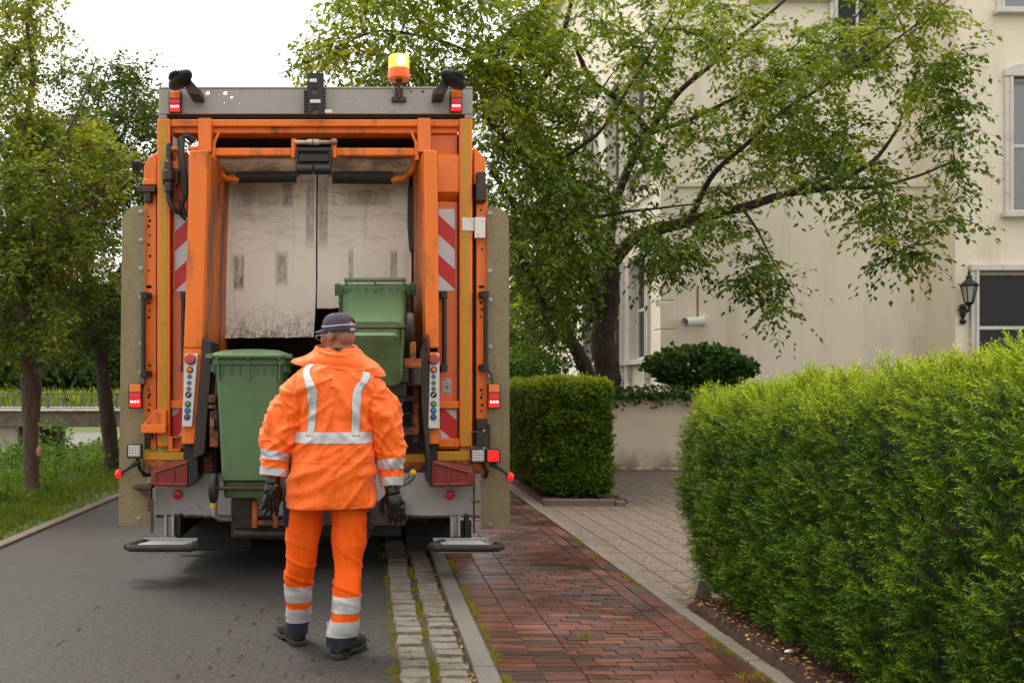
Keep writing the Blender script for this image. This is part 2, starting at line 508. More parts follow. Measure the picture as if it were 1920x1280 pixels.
while y < 34:
    rw = .074
    x = XB + .004
    for w in (.20, .20):                                # two straight columns beside the kerb
        brick(x, x + w - .004, y, y + rw - .004); x += w
    x0 = x; off = (0, .1, .05, .15)[k % 4]; x = x0 - off
    while x < XD - .215:
        a, b2 = max(x, x0), min(x + .2 - .004, XD - .215)
        if b2 - a > .02: brick(a, b2, y + random.gauss(0, .001), y + rw - .004)
        x += .2
    y += rw; k += 1
y = 2.0
while y < 34:
    brick(XD - .208, XD - .108, y, y + .194); brick(XD - .102, XD - .003, y + .1, y + .294); y += .2
np_mesh('pavement', V, np.array(Fc), M['brick'], None, (0, 0, 0), T, False)['kind'] = 'structure'

t = NT('edging_concrete')
n = t.noise(90, 4, .7); n2 = t.noise(4, 4)
c = t.mix(n, S(82, 74, 68), S(126, 116, 106)); c = t.mix(t.rng(n2, .45, .65, 0, .6), c, S(84, 78, 48))
M['edging'] = t.pbr(c, .85, nrm=t.bump(n, .5, .006))
b = MB(); y = -1.0
while y < 30:
    b.box(XD + .002, y, -.1, XD + .075, y + .99, .066 + random.uniform(-.004, .004)); y += 1.0
b.build('edging_kerb', M['edging'], loc=(0, 0, 0), bevel=.008)['kind'] = 'structure'
b = MB()
b.box(-3.36, -4, -.1, XR, 60, .03)
b.build('verge_kerb', M['edging'], loc=(0, 0, 0), bevel=.012)['kind'] = 'structure'

# driveway of washed-gravel slabs
t = NT('washed_concrete')
vo = t.n('TexVoronoi'); vo.inputs['Scale'].default_value = 95; t.l(t.tc.outputs['Object'], vo.inputs[0])
br = t.n('TexBrick', offset=0.0); t.l(t.mapped(rot=(0, 0, R(90))), br.inputs[0]); br.inputs['Scale'].default_value = 1
br.inputs['Brick Width'].default_value = .42; br.inputs['Row Height'].default_value = .21; br.inputs['Mortar Size'].default_value = .010
br.inputs['Mortar Smooth'].default_value = .3
rc = t.n('RGBToBW'); t.l(vo.outputs['Color'], rc.inputs[0])
c = t.mix(t.rng(rc.outputs[0], .2, .8), S(50, 42, 36), S(132, 118, 103))
c = t.mix(t.rng(vo.outputs['Distance'], .35, .7, 0, .6), c, S(86, 74, 62))
c = t.mix(t.rng(t.noise(.8, 5), .4, .65, 0, .4), c, S(112, 92, 78))
c = t.mix(br.outputs['Fac'], c, S(58, 50, 36))
h = t.math('SUBTRACT', t.math('MULTIPLY', vo.outputs['Distance'], -.5), br.outputs['Fac'])
M['drive'] = t.pbr(c, .85, nrm=t.bump(h, .5, .008))
sheet('driveway', XD + .072, 12, -4, 17.3, .046, M['drive'])

t = NT('garden_soil')
n = t.noise(30, 6, .7); n2 = t.noise(110, 4, .7)
c = t.mix(n, S(44, 30, 22), S(88, 62, 44)); c = t.mix(t.rng(n2, .55, .7), c, S(112, 72, 50))
M['soil'] = t.pbr(c, .95, nrm=t.bump(t.math('ADD', n, n2), 1, .03))
for i, (x0, x1, y0, y1) in enumerate(((XD + .078, 3.6, -2, 6.45), (2.02, 3.1, 11.95, 17.1))):
    b = MB()
    nx, ny = 24, 60
    for j in range(ny + 1):
        for i2 in range(nx + 1):
            q = Vector((x0 + (x1 - x0) * i2 / nx, y0 + (y1 - y0) * j / ny, 0))
            e = min(i2, nx - i2, j, ny - j)
            q.z = .05 + (.035 + .03 * mn.noise(q * 6) + .015 * mn.noise(q * 22) if e > 0 else -.04)
            b.v.append(q)
    for j in range(ny):
        for i2 in range(nx):
            b.f.append((j * (nx + 1) + i2, j * (nx + 1) + i2 + 1, (j + 1) * (nx + 1) + i2 + 1, (j + 1) * (nx + 1) + i2)); b.m.append(0)
    b.build('soil', M['soil'], loc=(0, 0, 0), smooth=60)['kind'] = 'structure'
b = MB()                                                # concrete edging board before the far hedge
b.box(2.02, 11.8, .0, 2.86, 11.86, .12); b.box(2.87, 11.78, 0, 2.98, 11.9, .1)
b.build('bed_edging', M['edging'], loc=(0, 0, 0), bevel=.008)['kind'] = 'structure'
# raised garden behind the garden wall
sheet('garden_soil', 1.9, 30, 17.42, 60, 1.18, M['soil'])
# ================================================================== refuse truck
TY = 7.6                                             # plane of the tailgate's corner posts
truck = empty('garbage_truck', (-0.41, TY, 0), 'orange rear-loading garbage truck stopped on the road with its tailgate open and amber beacon lit', 'garbage truck')

def hydraulic(pts, r=.011): hoses.tube(pts, r, 8)

# body, chassis, cab and wheels ahead of the tailgate
b = MB(); b.box(-1.62, 9.45, 1.05, .80, 13.4, 3.30)
for x in (-1.64, .80):
    for k in range(7): b.box(x, 9.7 + k * .58, 1.05, x + .02, 9.78 + k * .58, 3.25)
b.build('body', M['orange'], truck, bevel=.02)
b = MB(); b.box(-.85, 8.5, .62, -.65, 15.6, .95); b.box(-.17, 8.5, .62, .03, 15.6, .95); b.box(-1.2, 8.7, .55, .38, 9.0, .9); b.box(-1.3, 12.0, .45, -.9, 13.2, .9)
b.build('chassis', M['black'], truck, bevel=.01)
b = MB(); b.prism([(-1.6, .55), (.78, .55), (.78, 2.9), (.62, 3.12), (-1.44, 3.12), (-1.6, 2.9)], 13.9, 15.9)
cab = b.build('cab', M['orange'], truck, bevel=.05)
b = MB(); b.box(-1.45, 15.89, 1.75, .63, 15.93, 2.75)
b.build('windscreen', mat('cab_glass', (.02, .025, .03), .06, spec=.5), cab)
def wheel(x, y, w):
    b = MB(); b.lathe([(.30, -w / 2), (.46, -w / 2), (.505, -w / 2 + .03), (.505, w / 2 - .03), (.46, w / 2), (.30, w / 2)], (x, y, .505), 'X', 36)
    o = b.build('wheel', M['rubber'], truck)
    b = MB(); b.lathe([(.05, -w / 2 - .01), (.12, -w / 2 - .01), (.2, -w / 2 + .05), (.3, -w / 2 + .01), (.3, w / 2 - .01), (.2, w / 2 - .05), (.1, w / 2 + .01), (.04, w / 2 + .01)], (x, y, .505), 'X', 24)
    b.build('rim', M['galv'], o)
for y, w in ((9.45, .56), (10.8, .56), (15.0, .32)):
    for x in (-1.62 + w / 2, .80 - w / 2): wheel(x, y, w)
b = MB()                                             # mud flaps behind the rear wheels
b.rect(330, 975, 470, 1032, 8.6, .015); b.rect(762, 975, 884, 1032, 8.6, .015)
b.build('mud_flap', M['rubber'], truck)

# tailgate shell: side walls, floor and inside of the hopper
b = MB()
b.rect(299, 240, 318, 842, TY + .07, 1.85); b.rect(862, 240, 884, 842, TY + .07, 1.85)
b.build('tailgate_side', M['orange'], truck, bevel=.01)
b = MB()
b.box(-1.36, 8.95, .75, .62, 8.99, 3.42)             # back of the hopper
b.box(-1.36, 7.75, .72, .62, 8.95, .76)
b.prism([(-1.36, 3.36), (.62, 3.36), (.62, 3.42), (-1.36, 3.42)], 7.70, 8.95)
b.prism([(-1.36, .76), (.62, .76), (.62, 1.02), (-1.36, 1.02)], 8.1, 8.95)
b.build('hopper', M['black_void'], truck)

# grey top panel with its drilled holes
b = MB(); b.rect(298, 163, 886, 213, TY, .02)
tp = b.build('top_panel', M['grey_panel'], truck)
c = MB()
for x, y, r in ((389, 174, 4.2), (422, 174, 4.2), (434, 182, 3), (410, 177, 1.4), (444, 172, 1.3), (444, 177, 1.3), (449, 193, 1.3), (420, 192, 1.6), (500, 172, 1.2),
                (736, 172, 1.5), (740, 178, 1.4), (600, 189, 1.3), (793, 172, 3.0), (771, 172, 2)):
    q = P(x, y, TY); c.cyl(q + Vector((0, -.1, 0)), q + Vector((0, .15, 0)), r * .004, n=14)
cut(tp, c)
b = MB(); b.rect(298, 163, 886, 166, TY - .006, .006); b.rect(298, 213, 312, 222, TY + .01, .03); b.rect(872, 213, 886, 222, TY + .01, .03)
b.rect(300, 166, 303, 213, TY + .02, .5); b.rect(881, 166, 884, 213, TY + .02, .5)
b.build('panel_flange', M['grey_panel'], truck, bevel=.003)
b = MB(); b.rect(312, 205, 872, 222, TY + .12, .4)
b.build('panel_gap_dark_block', M['black_void'], truck)  # black block stands in for the shaded gap below the top panel

# posts, header, stubs
b = MB()
for x0, x1 in ((294, 319), (861, 886)):
    b.rect(x0, 222, x1, 837, TY, .10)
b.build('corner_post', M['orange'], truck, bevel=.012)
b = MB(); b.rect(300, 226, 313.5, 792, TY - .003, .004); b.rect(866, 226, 880, 836, TY - .003, .004); b.rect(300, 815, 313.5, 836, TY - .003, .004)
b.build('reflective_tape', M['yellow'], truck)
b = MB(); b.rect(320, 224, 861, 237, TY + .01, .12); b.pp([(320, 237), (861, 237), (858, 250), (323, 250)], TY + .05, .12); b.rect(324, 248, 858, 254, TY + .16, .1)
b.build('header_beam', M['orange_worn'], truck, bevel=.008)
b = MB(); b.rect(371, 221, 396, 285, TY - .03, .2); b.rect(783, 221, 808, 285, TY - .03, .2)
b.build('header_stub', M['orange'], truck, bevel=.008)

# lifter columns: broad front faces, deep inner sides
b = MB()
Yc = 7.35
b.pp([(355, 281), (390, 281), (384, 480), (379, 652), (344, 652), (350, 480)], Yc, .12)
b.pp([(794, 281), (820, 281), (822, 480), (823, 652), (797, 652), (796, 480)], Yc, .12)
b.build('lifter_column', M['orange_worn'], truck, bevel=.012)
b = MB()
for sgn, xt, xb in ((-1, 392, 381), (1, 792, 795)):
    a, c = P(xt, 283, Yc), P(xb, 660, Yc)
    prof = [(Yc + .1, 0), (Yc + .35, .012), (Yc + .62, .05), (Yc + .95, .055)]
    n0 = len(b.v); rows = 9
    for i in range(rows):
        f = i / (rows - 1); x = a.x + (c.x - a.x) * f; z = a.z + (c.z - a.z) * f
        cut_f = 1 if i else .86
        for (yy, dx) in prof: b.v.append(Vector((x - sgn * dx * .7, Yc + (yy - Yc) * cut_f, z)))
        for (yy, dx) in reversed(prof): b.v.append(Vector((x + sgn * .05, Yc + (yy - Yc) * cut_f, z)))
    m = len(prof) * 2
    for i in range(rows - 1):
        for k in range(m): b.f.append((n0 + i * m + k, n0 + i * m + (k + 1) % m, n0 + (i + 1) * m + (k + 1) % m, n0 + (i + 1) * m + k)); b.m.append(0)
    b.f += [tuple(range(n0, n0 + m)), tuple(range(n0 + (rows - 1) * m, n0 + rows * m))]; b.m += [0, 0]
b.build('column_cheek', mat('rubbed_orange', mul(ORANGE, .9), .5, 0, .15, 3, dirt=(.07, .045, .035), da=.9, ds=4, thr=.5, stretch=(1, 1, .25)), truck, bevel=.008)
b = MB()
for px, py in ((361, 304), (374, 304), (361, 334), (374, 334), (800, 304), (813, 304), (800, 334), (813, 334)):
    q = P(px, py, Yc); b.cyl(q + Vector((0, -.003, 0)), q + Vector((0, .01, 0)), .006, n=8)
b.build('rivet', M['orange_worn'], truck)
b = MB()                                             # lower ends of the columns
b.pp([(344, 652), (379, 652), (376, 700), (364, 832), (340, 832)], Yc + .012, .1)
b.pp([(797, 660), (823, 660), (825, 832), (803, 832)], Yc + .012, .1)
b.build('column_foot', M['orange_worn'], truck, bevel=.006)
b = MB()                                             # dark guide cheeks along the feet
b.pp([(381, 632), (397, 640), (396, 700), (384, 850), (362, 862), (366, 800), (374, 700)], Yc - .03, .35)
b.pp([(797, 632), (806, 640), (804, 720), (806, 860), (800, 862), (790, 760), (786, 660)], Yc - .03, .35)
b.build('guide_cheek', M['dark_metal'], truck, bevel=.01)

# dark strips beside the cover plates
b = MB()
b.pp([(405, 352), (416, 352), (418, 400), (410, 474), (400, 474), (405, 420)], 8.1, .06)
b.pp([(765, 346), (776, 346), (779, 470), (768, 470), (764, 420)], 8.1, .06)
b.build('guide_strip', M['dark_metal'], truck, bevel=.01)

# dirty off-white cover plates
t = NT('cover_plate')
sp = t.sep()
v1 = t.mapped((1, 1, .12)); st = t.noise(9, 6, .7, v1); bl = t.noise(2.2, 5, .6); fine = t.noise(55, 6, .75); hs = t.noise(22, 5, .7, t.mapped((.25, 1, 1)))
c = t.mix(bl, S(226, 216, 203), S(246, 238, 226))
c = t.mix(t.rng(st, .56, .78, 0, .6), c, S(138, 112, 90))
c = t.mix(t.math('MULTIPLY', t.rng(hs, .5, .68, 0, .55), t.rng(sp[2], 2.3, 3.0)), c, S(132, 108, 92))
low = t.rng(sp[2], 1.72, 2.25, 1, 0, True)
c = t.mix(t.math('MULTIPLY', t.rng(fine, .50, .6), t.math('POWER', low, 1.6)), c, S(66, 46, 28))
c = t.mix(t.math('MULTIPLY', t.rng(t.noise(30, 5, .7, t.mapped((1, 1, .3))), .46, .62), t.math('POWER', low, 2.2)), c, S(104, 80, 54))
def smudge(cx, cz, wx, wz, col, a):
    global c
    dx = t.math('DIVIDE', t.math('ABSOLUTE', t.math('SUBTRACT', sp[0], cx)), wx)
    dz = t.math('DIVIDE', t.math('ABSOLUTE', t.math('SUBTRACT', sp[2], cz)), wz)
    d = t.math('MAXIMUM', dx, dz)
    f = t.math('MULTIPLY', t.rng(d, .6, 1.15, 1, 0, True), t.rng(t.noise(34, 5, .7, t.mapped((1, 1, .22))), .3, .62, .15, a))
    c = t.mix(f, c, col)
YP = 8.2
def pq(px, py):
    v = P(px, py, YP); return v.x + .41, v.z
for px, py, w, h, a in ((449, 512, 9, 30, .95), (529, 505, 10, 28, .7), (738, 498, 6, 24, .8), (658, 500, 4, 30, .6), (540, 365, 9, 22, .85), (490, 372, 36, 16, .45), (690, 372, 40, 14, .55), (455, 380, 20, 34, .3), (606, 400, 8, 60, .6), (582, 400, 7, 60, .6)):
    x, z = pq(px, py); smudge(x, z, w * YP / F * 1.2, h * YP / F * 1.15, S(92, 70, 54), a)
M['plate'] = t.pbr(c, .55, nrm=t.bump(t.math('ADD', t.math('MULTIPLY', bl, .5), t.math('MULTIPLY', fine, .06)), .6, .03))
def plate(poly_l, poly_r, y0, name='cover_plate'):
    """Hanging plate: rows of (px, py) left and right edges, gently bowed."""
    b = MB(); nx = 14; rows = len(poly_l); front = []
    for side in (0, 1):
        for i in range(rows):
            for k in range(nx + 1):
                f = k / nx; px = poly_l[i][0] + (poly_r[i][0] - poly_l[i][0]) * f; py = poly_l[i][1] + (poly_r[i][1] - poly_l[i][1]) * f
                q = P(px, py, YP)
                wav = mn.noise(Vector((q.x * 3, 0, q.z * 2))) * .02 + (mn.noise(Vector((q.x * 9, 3, 0))) * .012 if i == rows - 1 else 0)
                q.y = y0 + .05 * math.sin(i / (rows - 1) * 3.0) * -1 + wav + side * .02
                if i == rows - 1: q.z += mn.noise(Vector((q.x * 14, 9, 0))) * .012
                b.v.append(q)
    m = nx + 1; T = rows * m
    for i in range(rows - 1):
        for k in range(nx):
            b.f.append((i * m + k, i * m + k + 1, (i + 1) * m + k + 1, (i + 1) * m + k)); b.f.append((T + i * m + k, T + (i + 1) * m + k, T + (i + 1) * m + k + 1, T + i * m + k + 1)); b.m += [0, 0]
        for k in (0, nx): b.f.append((i * m + k, (i + 1) * m + k, T + (i + 1) * m + k, T + i * m + k)); b.m.append(0)
    for i in (0, rows - 1):
        for k in range(nx): b.f.append((i * m + k, i * m + k + 1, T + i * m + k + 1, T + i * m + k)); b.m.append(0)
    return b.build(name, M['plate'], truck, smooth=50)
plate([(424, 322), (424, 350), (424, 400), (423, 462), (415, 482), (414, 540), (413, 590), (413, 634)], [(593.5, 322), (593.5, 350), (593, 400), (593, 462), (593, 482), (593, 540), (591, 590), (588, 632)], YP)
plate([(596.5, 322), (596.5, 350), (596, 400), (596, 462), (596, 482), (596, 520), (595, 550), (594, 578)], [(766, 322), (767, 350), (768, 400), (770, 462), (771, 482), (771, 520), (771, 550), (770, 578)], YP)

# edge roll, bars, rubber buffers and the middle hinge
b = MB()
for x0, x1 in ((411, 556), (622, 780)):
    q0, q1 = P(x0, 311, 7.95), P(x1, 311, 7.95)
    n0 = len(b.v); prof = [(-.03, .058), (-.06, .03), (-.05, -.02), (-.03, -.055), (.02, -.065), (.06, -.03), (.05, .04)]
    for x in (q0.x, q1.x):
        for dy, dz in prof: b.v.append(Vector((x, 7.95 + dy, q0.z + dz)))
    k = len(prof)
    b.f += [(n0 + i, n0 + (i + 1) % k, n0 + k + (i + 1) % k, n0 + k + i) for i in range(k)] + [tuple(range(n0, n0 + k)), tuple(range(n0 + k, n0 + 2 * k))]; b.m += [0] * (k + 2)
b.build('plate_roll', M['brown_roll'], truck, bevel=.012)
b = MB(); b.rect(400, 277, 548, 292, 7.6, .07); b.rect(627, 277, 780, 292, 7.6, .07)
b.build('tie_bar', M['orange_worn'], truck, bevel=.01)
b = MB(); b.tube([P(551, 261, 7.56), P(551, 296, 7.56)], .02, 8); b.tube([P(626, 261, 7.56), P(626, 296, 7.56)], .02, 8)
for x, s in ((404, 1), (778, -1)): b.tube([P(x + 7 * s, 247, 7.6), P(x - 2 * s, 268, 7.58), P(x - 4 * s, 300, 7.6)], [.008, .013, .016], 6)
for x, s in ((402, 1), (779, -1)): b.tube([P(x, 296, 7.8), P(x + 4 * s, 318, 7.82), P(x + 20 * s, 334, 7.86), P(x + 44 * s, 338, 7.9)], .026, 8)
b.build('linkage', M['orange_worn'], truck, smooth=50)
b = MB()
b.cyl(P(443, 333, 7.92), P(556, 332, 7.92), .043, n=18); b.cyl(P(623, 333, 7.92), P(737, 334, 7.92), .048, n=18)
b.build('rubber_buffer', M['rubber'], truck, bevel=.01)
b = MB(); b.rect(555, 276, 621, 284, 7.5, .12); b.rect(555, 284, 560, 326, 7.5, .12); b.rect(616, 284, 621, 326, 7.5, .12); b.rect(560, 290, 616, 303, 7.49, .1); b.rect(556, 302, 620, 312, 7.52, .1)
b.cyl(P(556, 318, 7.5), P(587, 318, 7.5), .038, n=14); b.cyl(P(589, 318, 7.5), P(620, 318, 7.5), .038, n=14)
hg = b.build('middle_hinge', M['black'], truck, bevel=.006)
b = MB(); b.cyl(P(553, 267, 7.52), P(576, 267, 7.52), .016, n=12); b.cyl(P(598, 267, 7.52), P(632, 267, 7.52), .016, n=12)
b.cyl(P(576, 267, 7.52), P(586, 267, 7.52), .023, n=12); b.cyl(P(588, 267, 7.52), P(598, 267, 7.52), .023, n=12)
b.build('hinge_pin', M['brown_roll'], hg)

# recessed side panels with hazard plates
b = MB()
b.rect(319, 285, 352, 765, TY + .08, .04); b.rect(820, 378, 862, 765, TY + .06, .04); b.rect(805, 252, 862, 290, TY + .08, .04)
b.build('recess_panel', mat('panel_orange', S(226, 98, 12), .36, 0, .06, 2, dirt=(.1, .03, .01), da=.6, ds=8, thr=.66, coat=.25), truck, bevel=.006)
b = MB()
b.add([*(P(x, y, TY + .02) for x, y in ((820, 291), (861, 291), (861, 360), (820, 360))), *(P(x, y, TY + .10) for x, y in ((820, 284), (861, 284), (861, 378), (820, 378)))],
      [(0, 1, 2, 3), (4, 7, 6, 5), (0, 4, 5, 1), (1, 5, 6, 2), (2, 6, 7, 3), (3, 7, 4, 0)])
b.build('latch_housing', M['orange'], truck, bevel=.008)
b = MB(); b.rect(820, 752, 862, 766, TY + .02, .1); b.rect(318, 750, 345, 766, TY + .03, .1); b.rect(822, 766, 861, 842, TY + .06, .04); b.rect(318, 766, 345, 842, TY + .08, .04)
b.rect(822, 822, 861, 838, TY + .01, .06)
b.build('lower_ledge', M['orange_worn'], truck, bevel=.008)
def hazard(name, sgn, x_ref, z_ref, period=.30):
    t = NT(name); sp = t.sep()
    u = t.math('ADD', t.math('SUBTRACT', sp[2], z_ref), t.math('MULTIPLY', t.math('SUBTRACT', sp[0], x_ref), sgn * .92))
    f = t.math('GREATER_THAN', t.math('FRACT', t.math('DIVIDE', u, period)), .5)
    n = t.noise(30, 5, .7)
    c = t.mix(f, S(206, 204, 206), S(205, 18, 12)); c = t.mix(t.rng(n, .6, .72, 0, .4), c, S(110, 80, 70))
    return t.pbr(c, .35)
q = P(823, 403, TY + .05); hr = hazard('hazard_stripes_right', 1, q.x + .41, q.z)
q = P(350, 412, TY + .05); hl = hazard('hazard_stripes_left', -1, q.x + .41, q.z)
b = MB(); b.rect(822, 392, 853, 545, TY + .056, .004); b.build('hazard_plate', hr, truck)
b = MB(); b.rect(328, 402, 352, 546, TY + .076, .004); b.build('hazard_plate', hl, truck)
q = P(827, 768, TY + .05); b = MB(); b.rect(826, 767, 856, 821, TY + .056, .004); b.build('hazard_plate', hazard('hazard_stripes_low_right', 1, q.x + .41, q.z + .03, .36), truck)
q = P(340, 770, TY + .05); b = MB(); b.rect(322, 765, 344, 816, TY + .070, .004); b.build('hazard_plate', hazard('hazard_stripes_low_left', -1, q.x + .41, q.z + .02, .36), truck)
b = MB(); b.rect(830, 710, 846, 738, TY + .056, .004); st = b.build('sticker', mat('sticker_paper', (.5, .49, .47), .6, 0, .1, 9), truck)
b = MB()
for k in range(10):
    a = k * math.pi / 5; q = P(838, 724, TY + .055); b.obox(q + Vector((.02 * math.cos(a), -.0005, .026 * math.sin(a))), (.007, .002, .007), (0, a, 0))
b.ball(P(838, 725, TY + .055), (.008, .002, .012)); b.rect(833, 735.3, 843, 736.6, TY + .054, .002); b.rect(832, 711.5, 838, 712.5, TY + .054, .002)
b.build('emblem', mat('sticker_ink', (.12, .08, .08), .6), st)

# outer perforated rails, shoulder boxes
b = MB()
b.rect(271, 344, 293, 842, TY + .06, .12); b.rect(893, 344, 914, 800, TY + .06, .12)
b.build('perforated_rail', M['orange'], truck, bevel=.006)
b = MB()
for x, ys in ((280, (406, 414, 424, 441, 459, 480, 507, 538, 568, 582, 595, 685, 731, 739, 744, 758, 769)), (903, (394, 414, 440, 467, 567, 580, 594, 685, 731, 739, 745, 759, 770))):
    for i, y in enumerate(ys):
        q = P(x + (1 if i % 2 else -1), y, TY + .06); b.cyl(q + Vector((0, -.0025, 0)), q + Vector((0, .02, 0)), .011 if i % 3 else .008, n=12)
for x in (279, 903): b.rect(x - 5, 535, x + 5, 540, TY + .0575, .02)
b.build('dark_hole_plug', M['black_void'], truck)  # raised black plugs stand in for the dark inside of holes
b = MB(); b.rect(319, 252, 321, 835, TY + .03, .05); b.rect(858, 255, 860.5, 835, TY + .03, .05); b.rect(293, 345, 294, 835, TY + .06, .05); b.rect(887, 300, 892, 835, TY + .10, .05)
b.build('seam_shadow_gap', M['black_void'], truck).name = 'seam_shadow_strip'  # black strips stand in for the shade in the seams
b = MB()
b.pp([(269, 312), (277, 296), (294, 286), (294, 336), (269, 336)], TY + .03, .6); b.rect(267, 334, 294, 347, TY + .0, .3)
b.pp([(888, 275), (900, 285), (911, 298), (911, 346), (888, 346)], TY + .05, .6)
b.build('shoulder_box', M['orange'], truck, bevel=.012)
b = MB()
b.rect(257, 349, 291, 360, TY - .02, .14); b.cyl(P(278, 360, TY + .02), P(278, 380, TY + .02), .032, n=14)
b.rect(894, 322, 911, 345, TY - .02, .1); b.rect(893, 344, 913, 376, TY - .05, .14); b.pp([(911, 345), (922, 346), (922, 352), (911, 352)], TY - .01, .03)
b.build('door_clamp', M['dark_metal'], truck, bevel=.006)
b = MB(); b.rect(866, 408, 889, 433, TY - .012, .010); b.rect(890, 407, 910, 446, TY - .03, .03)
b.build('white_catch', M['white_paint'], truck, bevel=.004)

# see-through plastic side flaps
t = NT('side_flap_plastic')
n = t.noise(3, 5, .6, t.mapped((1, 1, .5))); n2 = t.noise(40, 4, .7)
c = t.mix(n, S(150, 139, 108), S(176, 163, 130)); c = t.mix(t.rng(n2, .5, .75, 0, .5), c, S(112, 96, 66)); c = t.mix(t.rng(t.noise(7, 6, .7, t.mapped((1, 1, .25))), .5, .75, 0, .5), c, S(120, 102, 70))
t.pbr(c, .35, spec=.5); tr = t.n('BsdfTranslucent'); t.l(c, tr.inputs[0]); tp2 = t.n('BsdfTransparent'); tp2.inputs[0].default_value = (.85, .78, .55, 1)
m1 = t.n('MixShader'); m1.inputs[0].default_value = .35; t.l(t.b.outputs[0], m1.inputs[1]); t.l(tr.outputs[0], m1.inputs[2])
m2 = t.n('MixShader'); m2.inputs[0].default_value = .12; t.l(m1.outputs[0], m2.inputs[1]); t.l(tp2.outputs[0], m2.inputs[2]); t.l(m2.outputs[0], t.out.inputs[0])
M['flap'] = t.m
def arc(cx, cy, r, a0, a1, n=7): return [(cx + r * math.cos(R(a0 + (a1 - a0) * i / n)), cy + r * math.sin(R(a0 + (a1 - a0) * i / n))) for i in range(n + 1)]
b = MB(); b.pp([(271, 386)] + arc(260, 416, 31, 270, 180) + [(222, 980)] + arc(227, 980, 5, 180, 90, 3) + [(276, 985), (276, 870), (271, 860)], TY + .01, .006)
b.build('side_flap', M['flap'], truck)
b = MB(); b.pp([(913, 388)] + arc(926, 416, 28, 270, 360) + [(956, 976)] + arc(941, 976, 15, 0, 90, 5) + [(902, 991), (902, 884), (913, 880)], TY + .01, .006)
b.build('side_flap', M['flap'], truck)
b = MB()
for x, ys in ((264, (397, 450, 503, 557, 645, 698)), (919, (400, 508, 562, 650, 705)), (260, (972,)), (920, (984,))):
    for y in ys:
        q = P(x, y, TY); b.lathe([(.018, 0), (.018, -.006), (.010, -.007), (.009, -.018)], q + Vector((0, .008, 0)), 'Y', 12)
b.build('flap_bolt', M['galv'], truck)
b = MB(); b.rect(258, 392, 270, 870, TY + .03, .01); b.rect(914, 396, 926, 880, TY + .03, .01)
b.build('flap_strip', mat('flap_strip_metal', S(150, 138, 84), .5, .2, .2, 5, dirt=(.2, .07, .02), da=.8, ds=8, thr=.55), truck)

# hand rails
def rail(px, py0, py1, Y, side):
    b = MB(); b.cyl(P(px, py0 + 6, Y), P(px, py1 - 6, Y), .0175, n=14)
    o = b.build('hand_rail', M['black'], truck)
    b = MB()
    for y in (py0, py1 - 14):
        b.rect(px - 6, y, px + 6, y + 14, Y - .02, .05); b.rect(px - 6 + side * 6, y + 1, px + 6 + side * 6, y + 12, Y + .02, .09)
    b.build('rail_bracket', M['black'], o, bevel=.005)
rail(269, 547, 708, TY - .06, 1); rail(911, 545, 696, TY - .06, -1); rail(833, 545, 697, TY - .04, -1); rail(344, 546, 697, TY - .0, 1)

# lights
RED, AMB = (1, .02, .01), (1, .16, .01)
M['lens_red'] = mat('lens_red', (.72, .008, .010), .18, 0, .05, 5, coat=.4)
M['lens_red_lit'] = emis('lens_red_lit', (1, .012, .01), .55, (.6, .01, .01))
M['lens_amber'] = mat('lens_amber', (.8, .16, .005), .2, 0, .05, 5, coat=.4)
M['led'] = emis('led_red', (1, .45, .38), 6)
M['led_panel'] = mat('lamp_glass', (.62, .58, .54), .2, 0, .12, 40, coat=.5)
def tail_lamp(x0, y0, x1, y1, Y, led=True):
    b = MB(); b.rect(x0, y0, x1, y1, Y, .05); o = b.build('tail_lamp', M['black'], truck, bevel=.008)
    m = (x1 - x0) * .08; h = y1 - y0; s0, s1 = y0 + h * .36, y0 + h * .62
    b = MB(); b.rect(x0 + m, y0 + m, x1 - m, s0, Y - .014, .016); b.build('amber_lens', M['lens_amber'], o, bevel=.005)
    b = MB(); b.rect(x0 + m, s0 + 1, x1 - m, s1, Y - .012, .014); b.build('red_lens', M['lens_red'], o, bevel=.005)
    b = MB(); b.rect(x0 + m, s1 + .5, x1 - m, y1 - m, Y - .016, .018); b.build('brake_lens', M['lens_red_lit'], o, bevel=.005)
    b = MB()
    for k in range(3): b.ball(P(x0 + (x1 - x0) * (.27 + .23 * k), y0 + h * .73, Y - .016), (.0075, .004, .0075), 10, 6)
    b.build('led', M['led'], o)
tail_lamp(316, 169, 339, 211, TY - .05); tail_lamp(844, 167, 867, 210, TY - .05)
tail_lamp(240, 718, 265.5, 765.5, TY - .10); tail_lamp(914.5, 718.5, 939, 766, TY - .10)
def square_lamp(x0, y0, x1, y1, Y, m):
    b = MB(); b.rect(x0, y0, x1, y1, Y, .05); o = b.build('work_lamp', M['black'], truck, bevel=.01)
    b = MB(); d = 3; b.rect(x0 + d, y0 + d, x1 - d, y1 - d, Y - .006, .01); g = b.build('lamp_glass', m, o, bevel=.004)
    if m is M['led_panel']:
        b = MB()
        for i in range(4):
            for k in range(4): b.ball(P(x0 + d + 2.8 + i * (x1 - x0 - 11.5) / 3, y0 + d + 2.8 + k * (y1 - y0 - 11.5) / 3, Y - .006), (.008, .003, .008), 8, 5)
        b.build('reflector', M['galv'], o)
square_lamp(237, 832, 265.5, 859, TY - .12, M['led_panel']); square_lamp(882, 841, 911, 868, TY - .12, M['led_panel']); square_lamp(911.5, 841, 939, 868, TY - .12, M['lens_red_lit'])
b = MB()
b.tube([P(258, 860, TY - .08), P(262, 878, TY - .05), P(270, 890, TY), P(284, 890, TY + .05)], .014, 8); b.tube([P(905, 868, TY - .08), P(914, 885, TY - .05), P(910, 894, TY)], .014, 8)
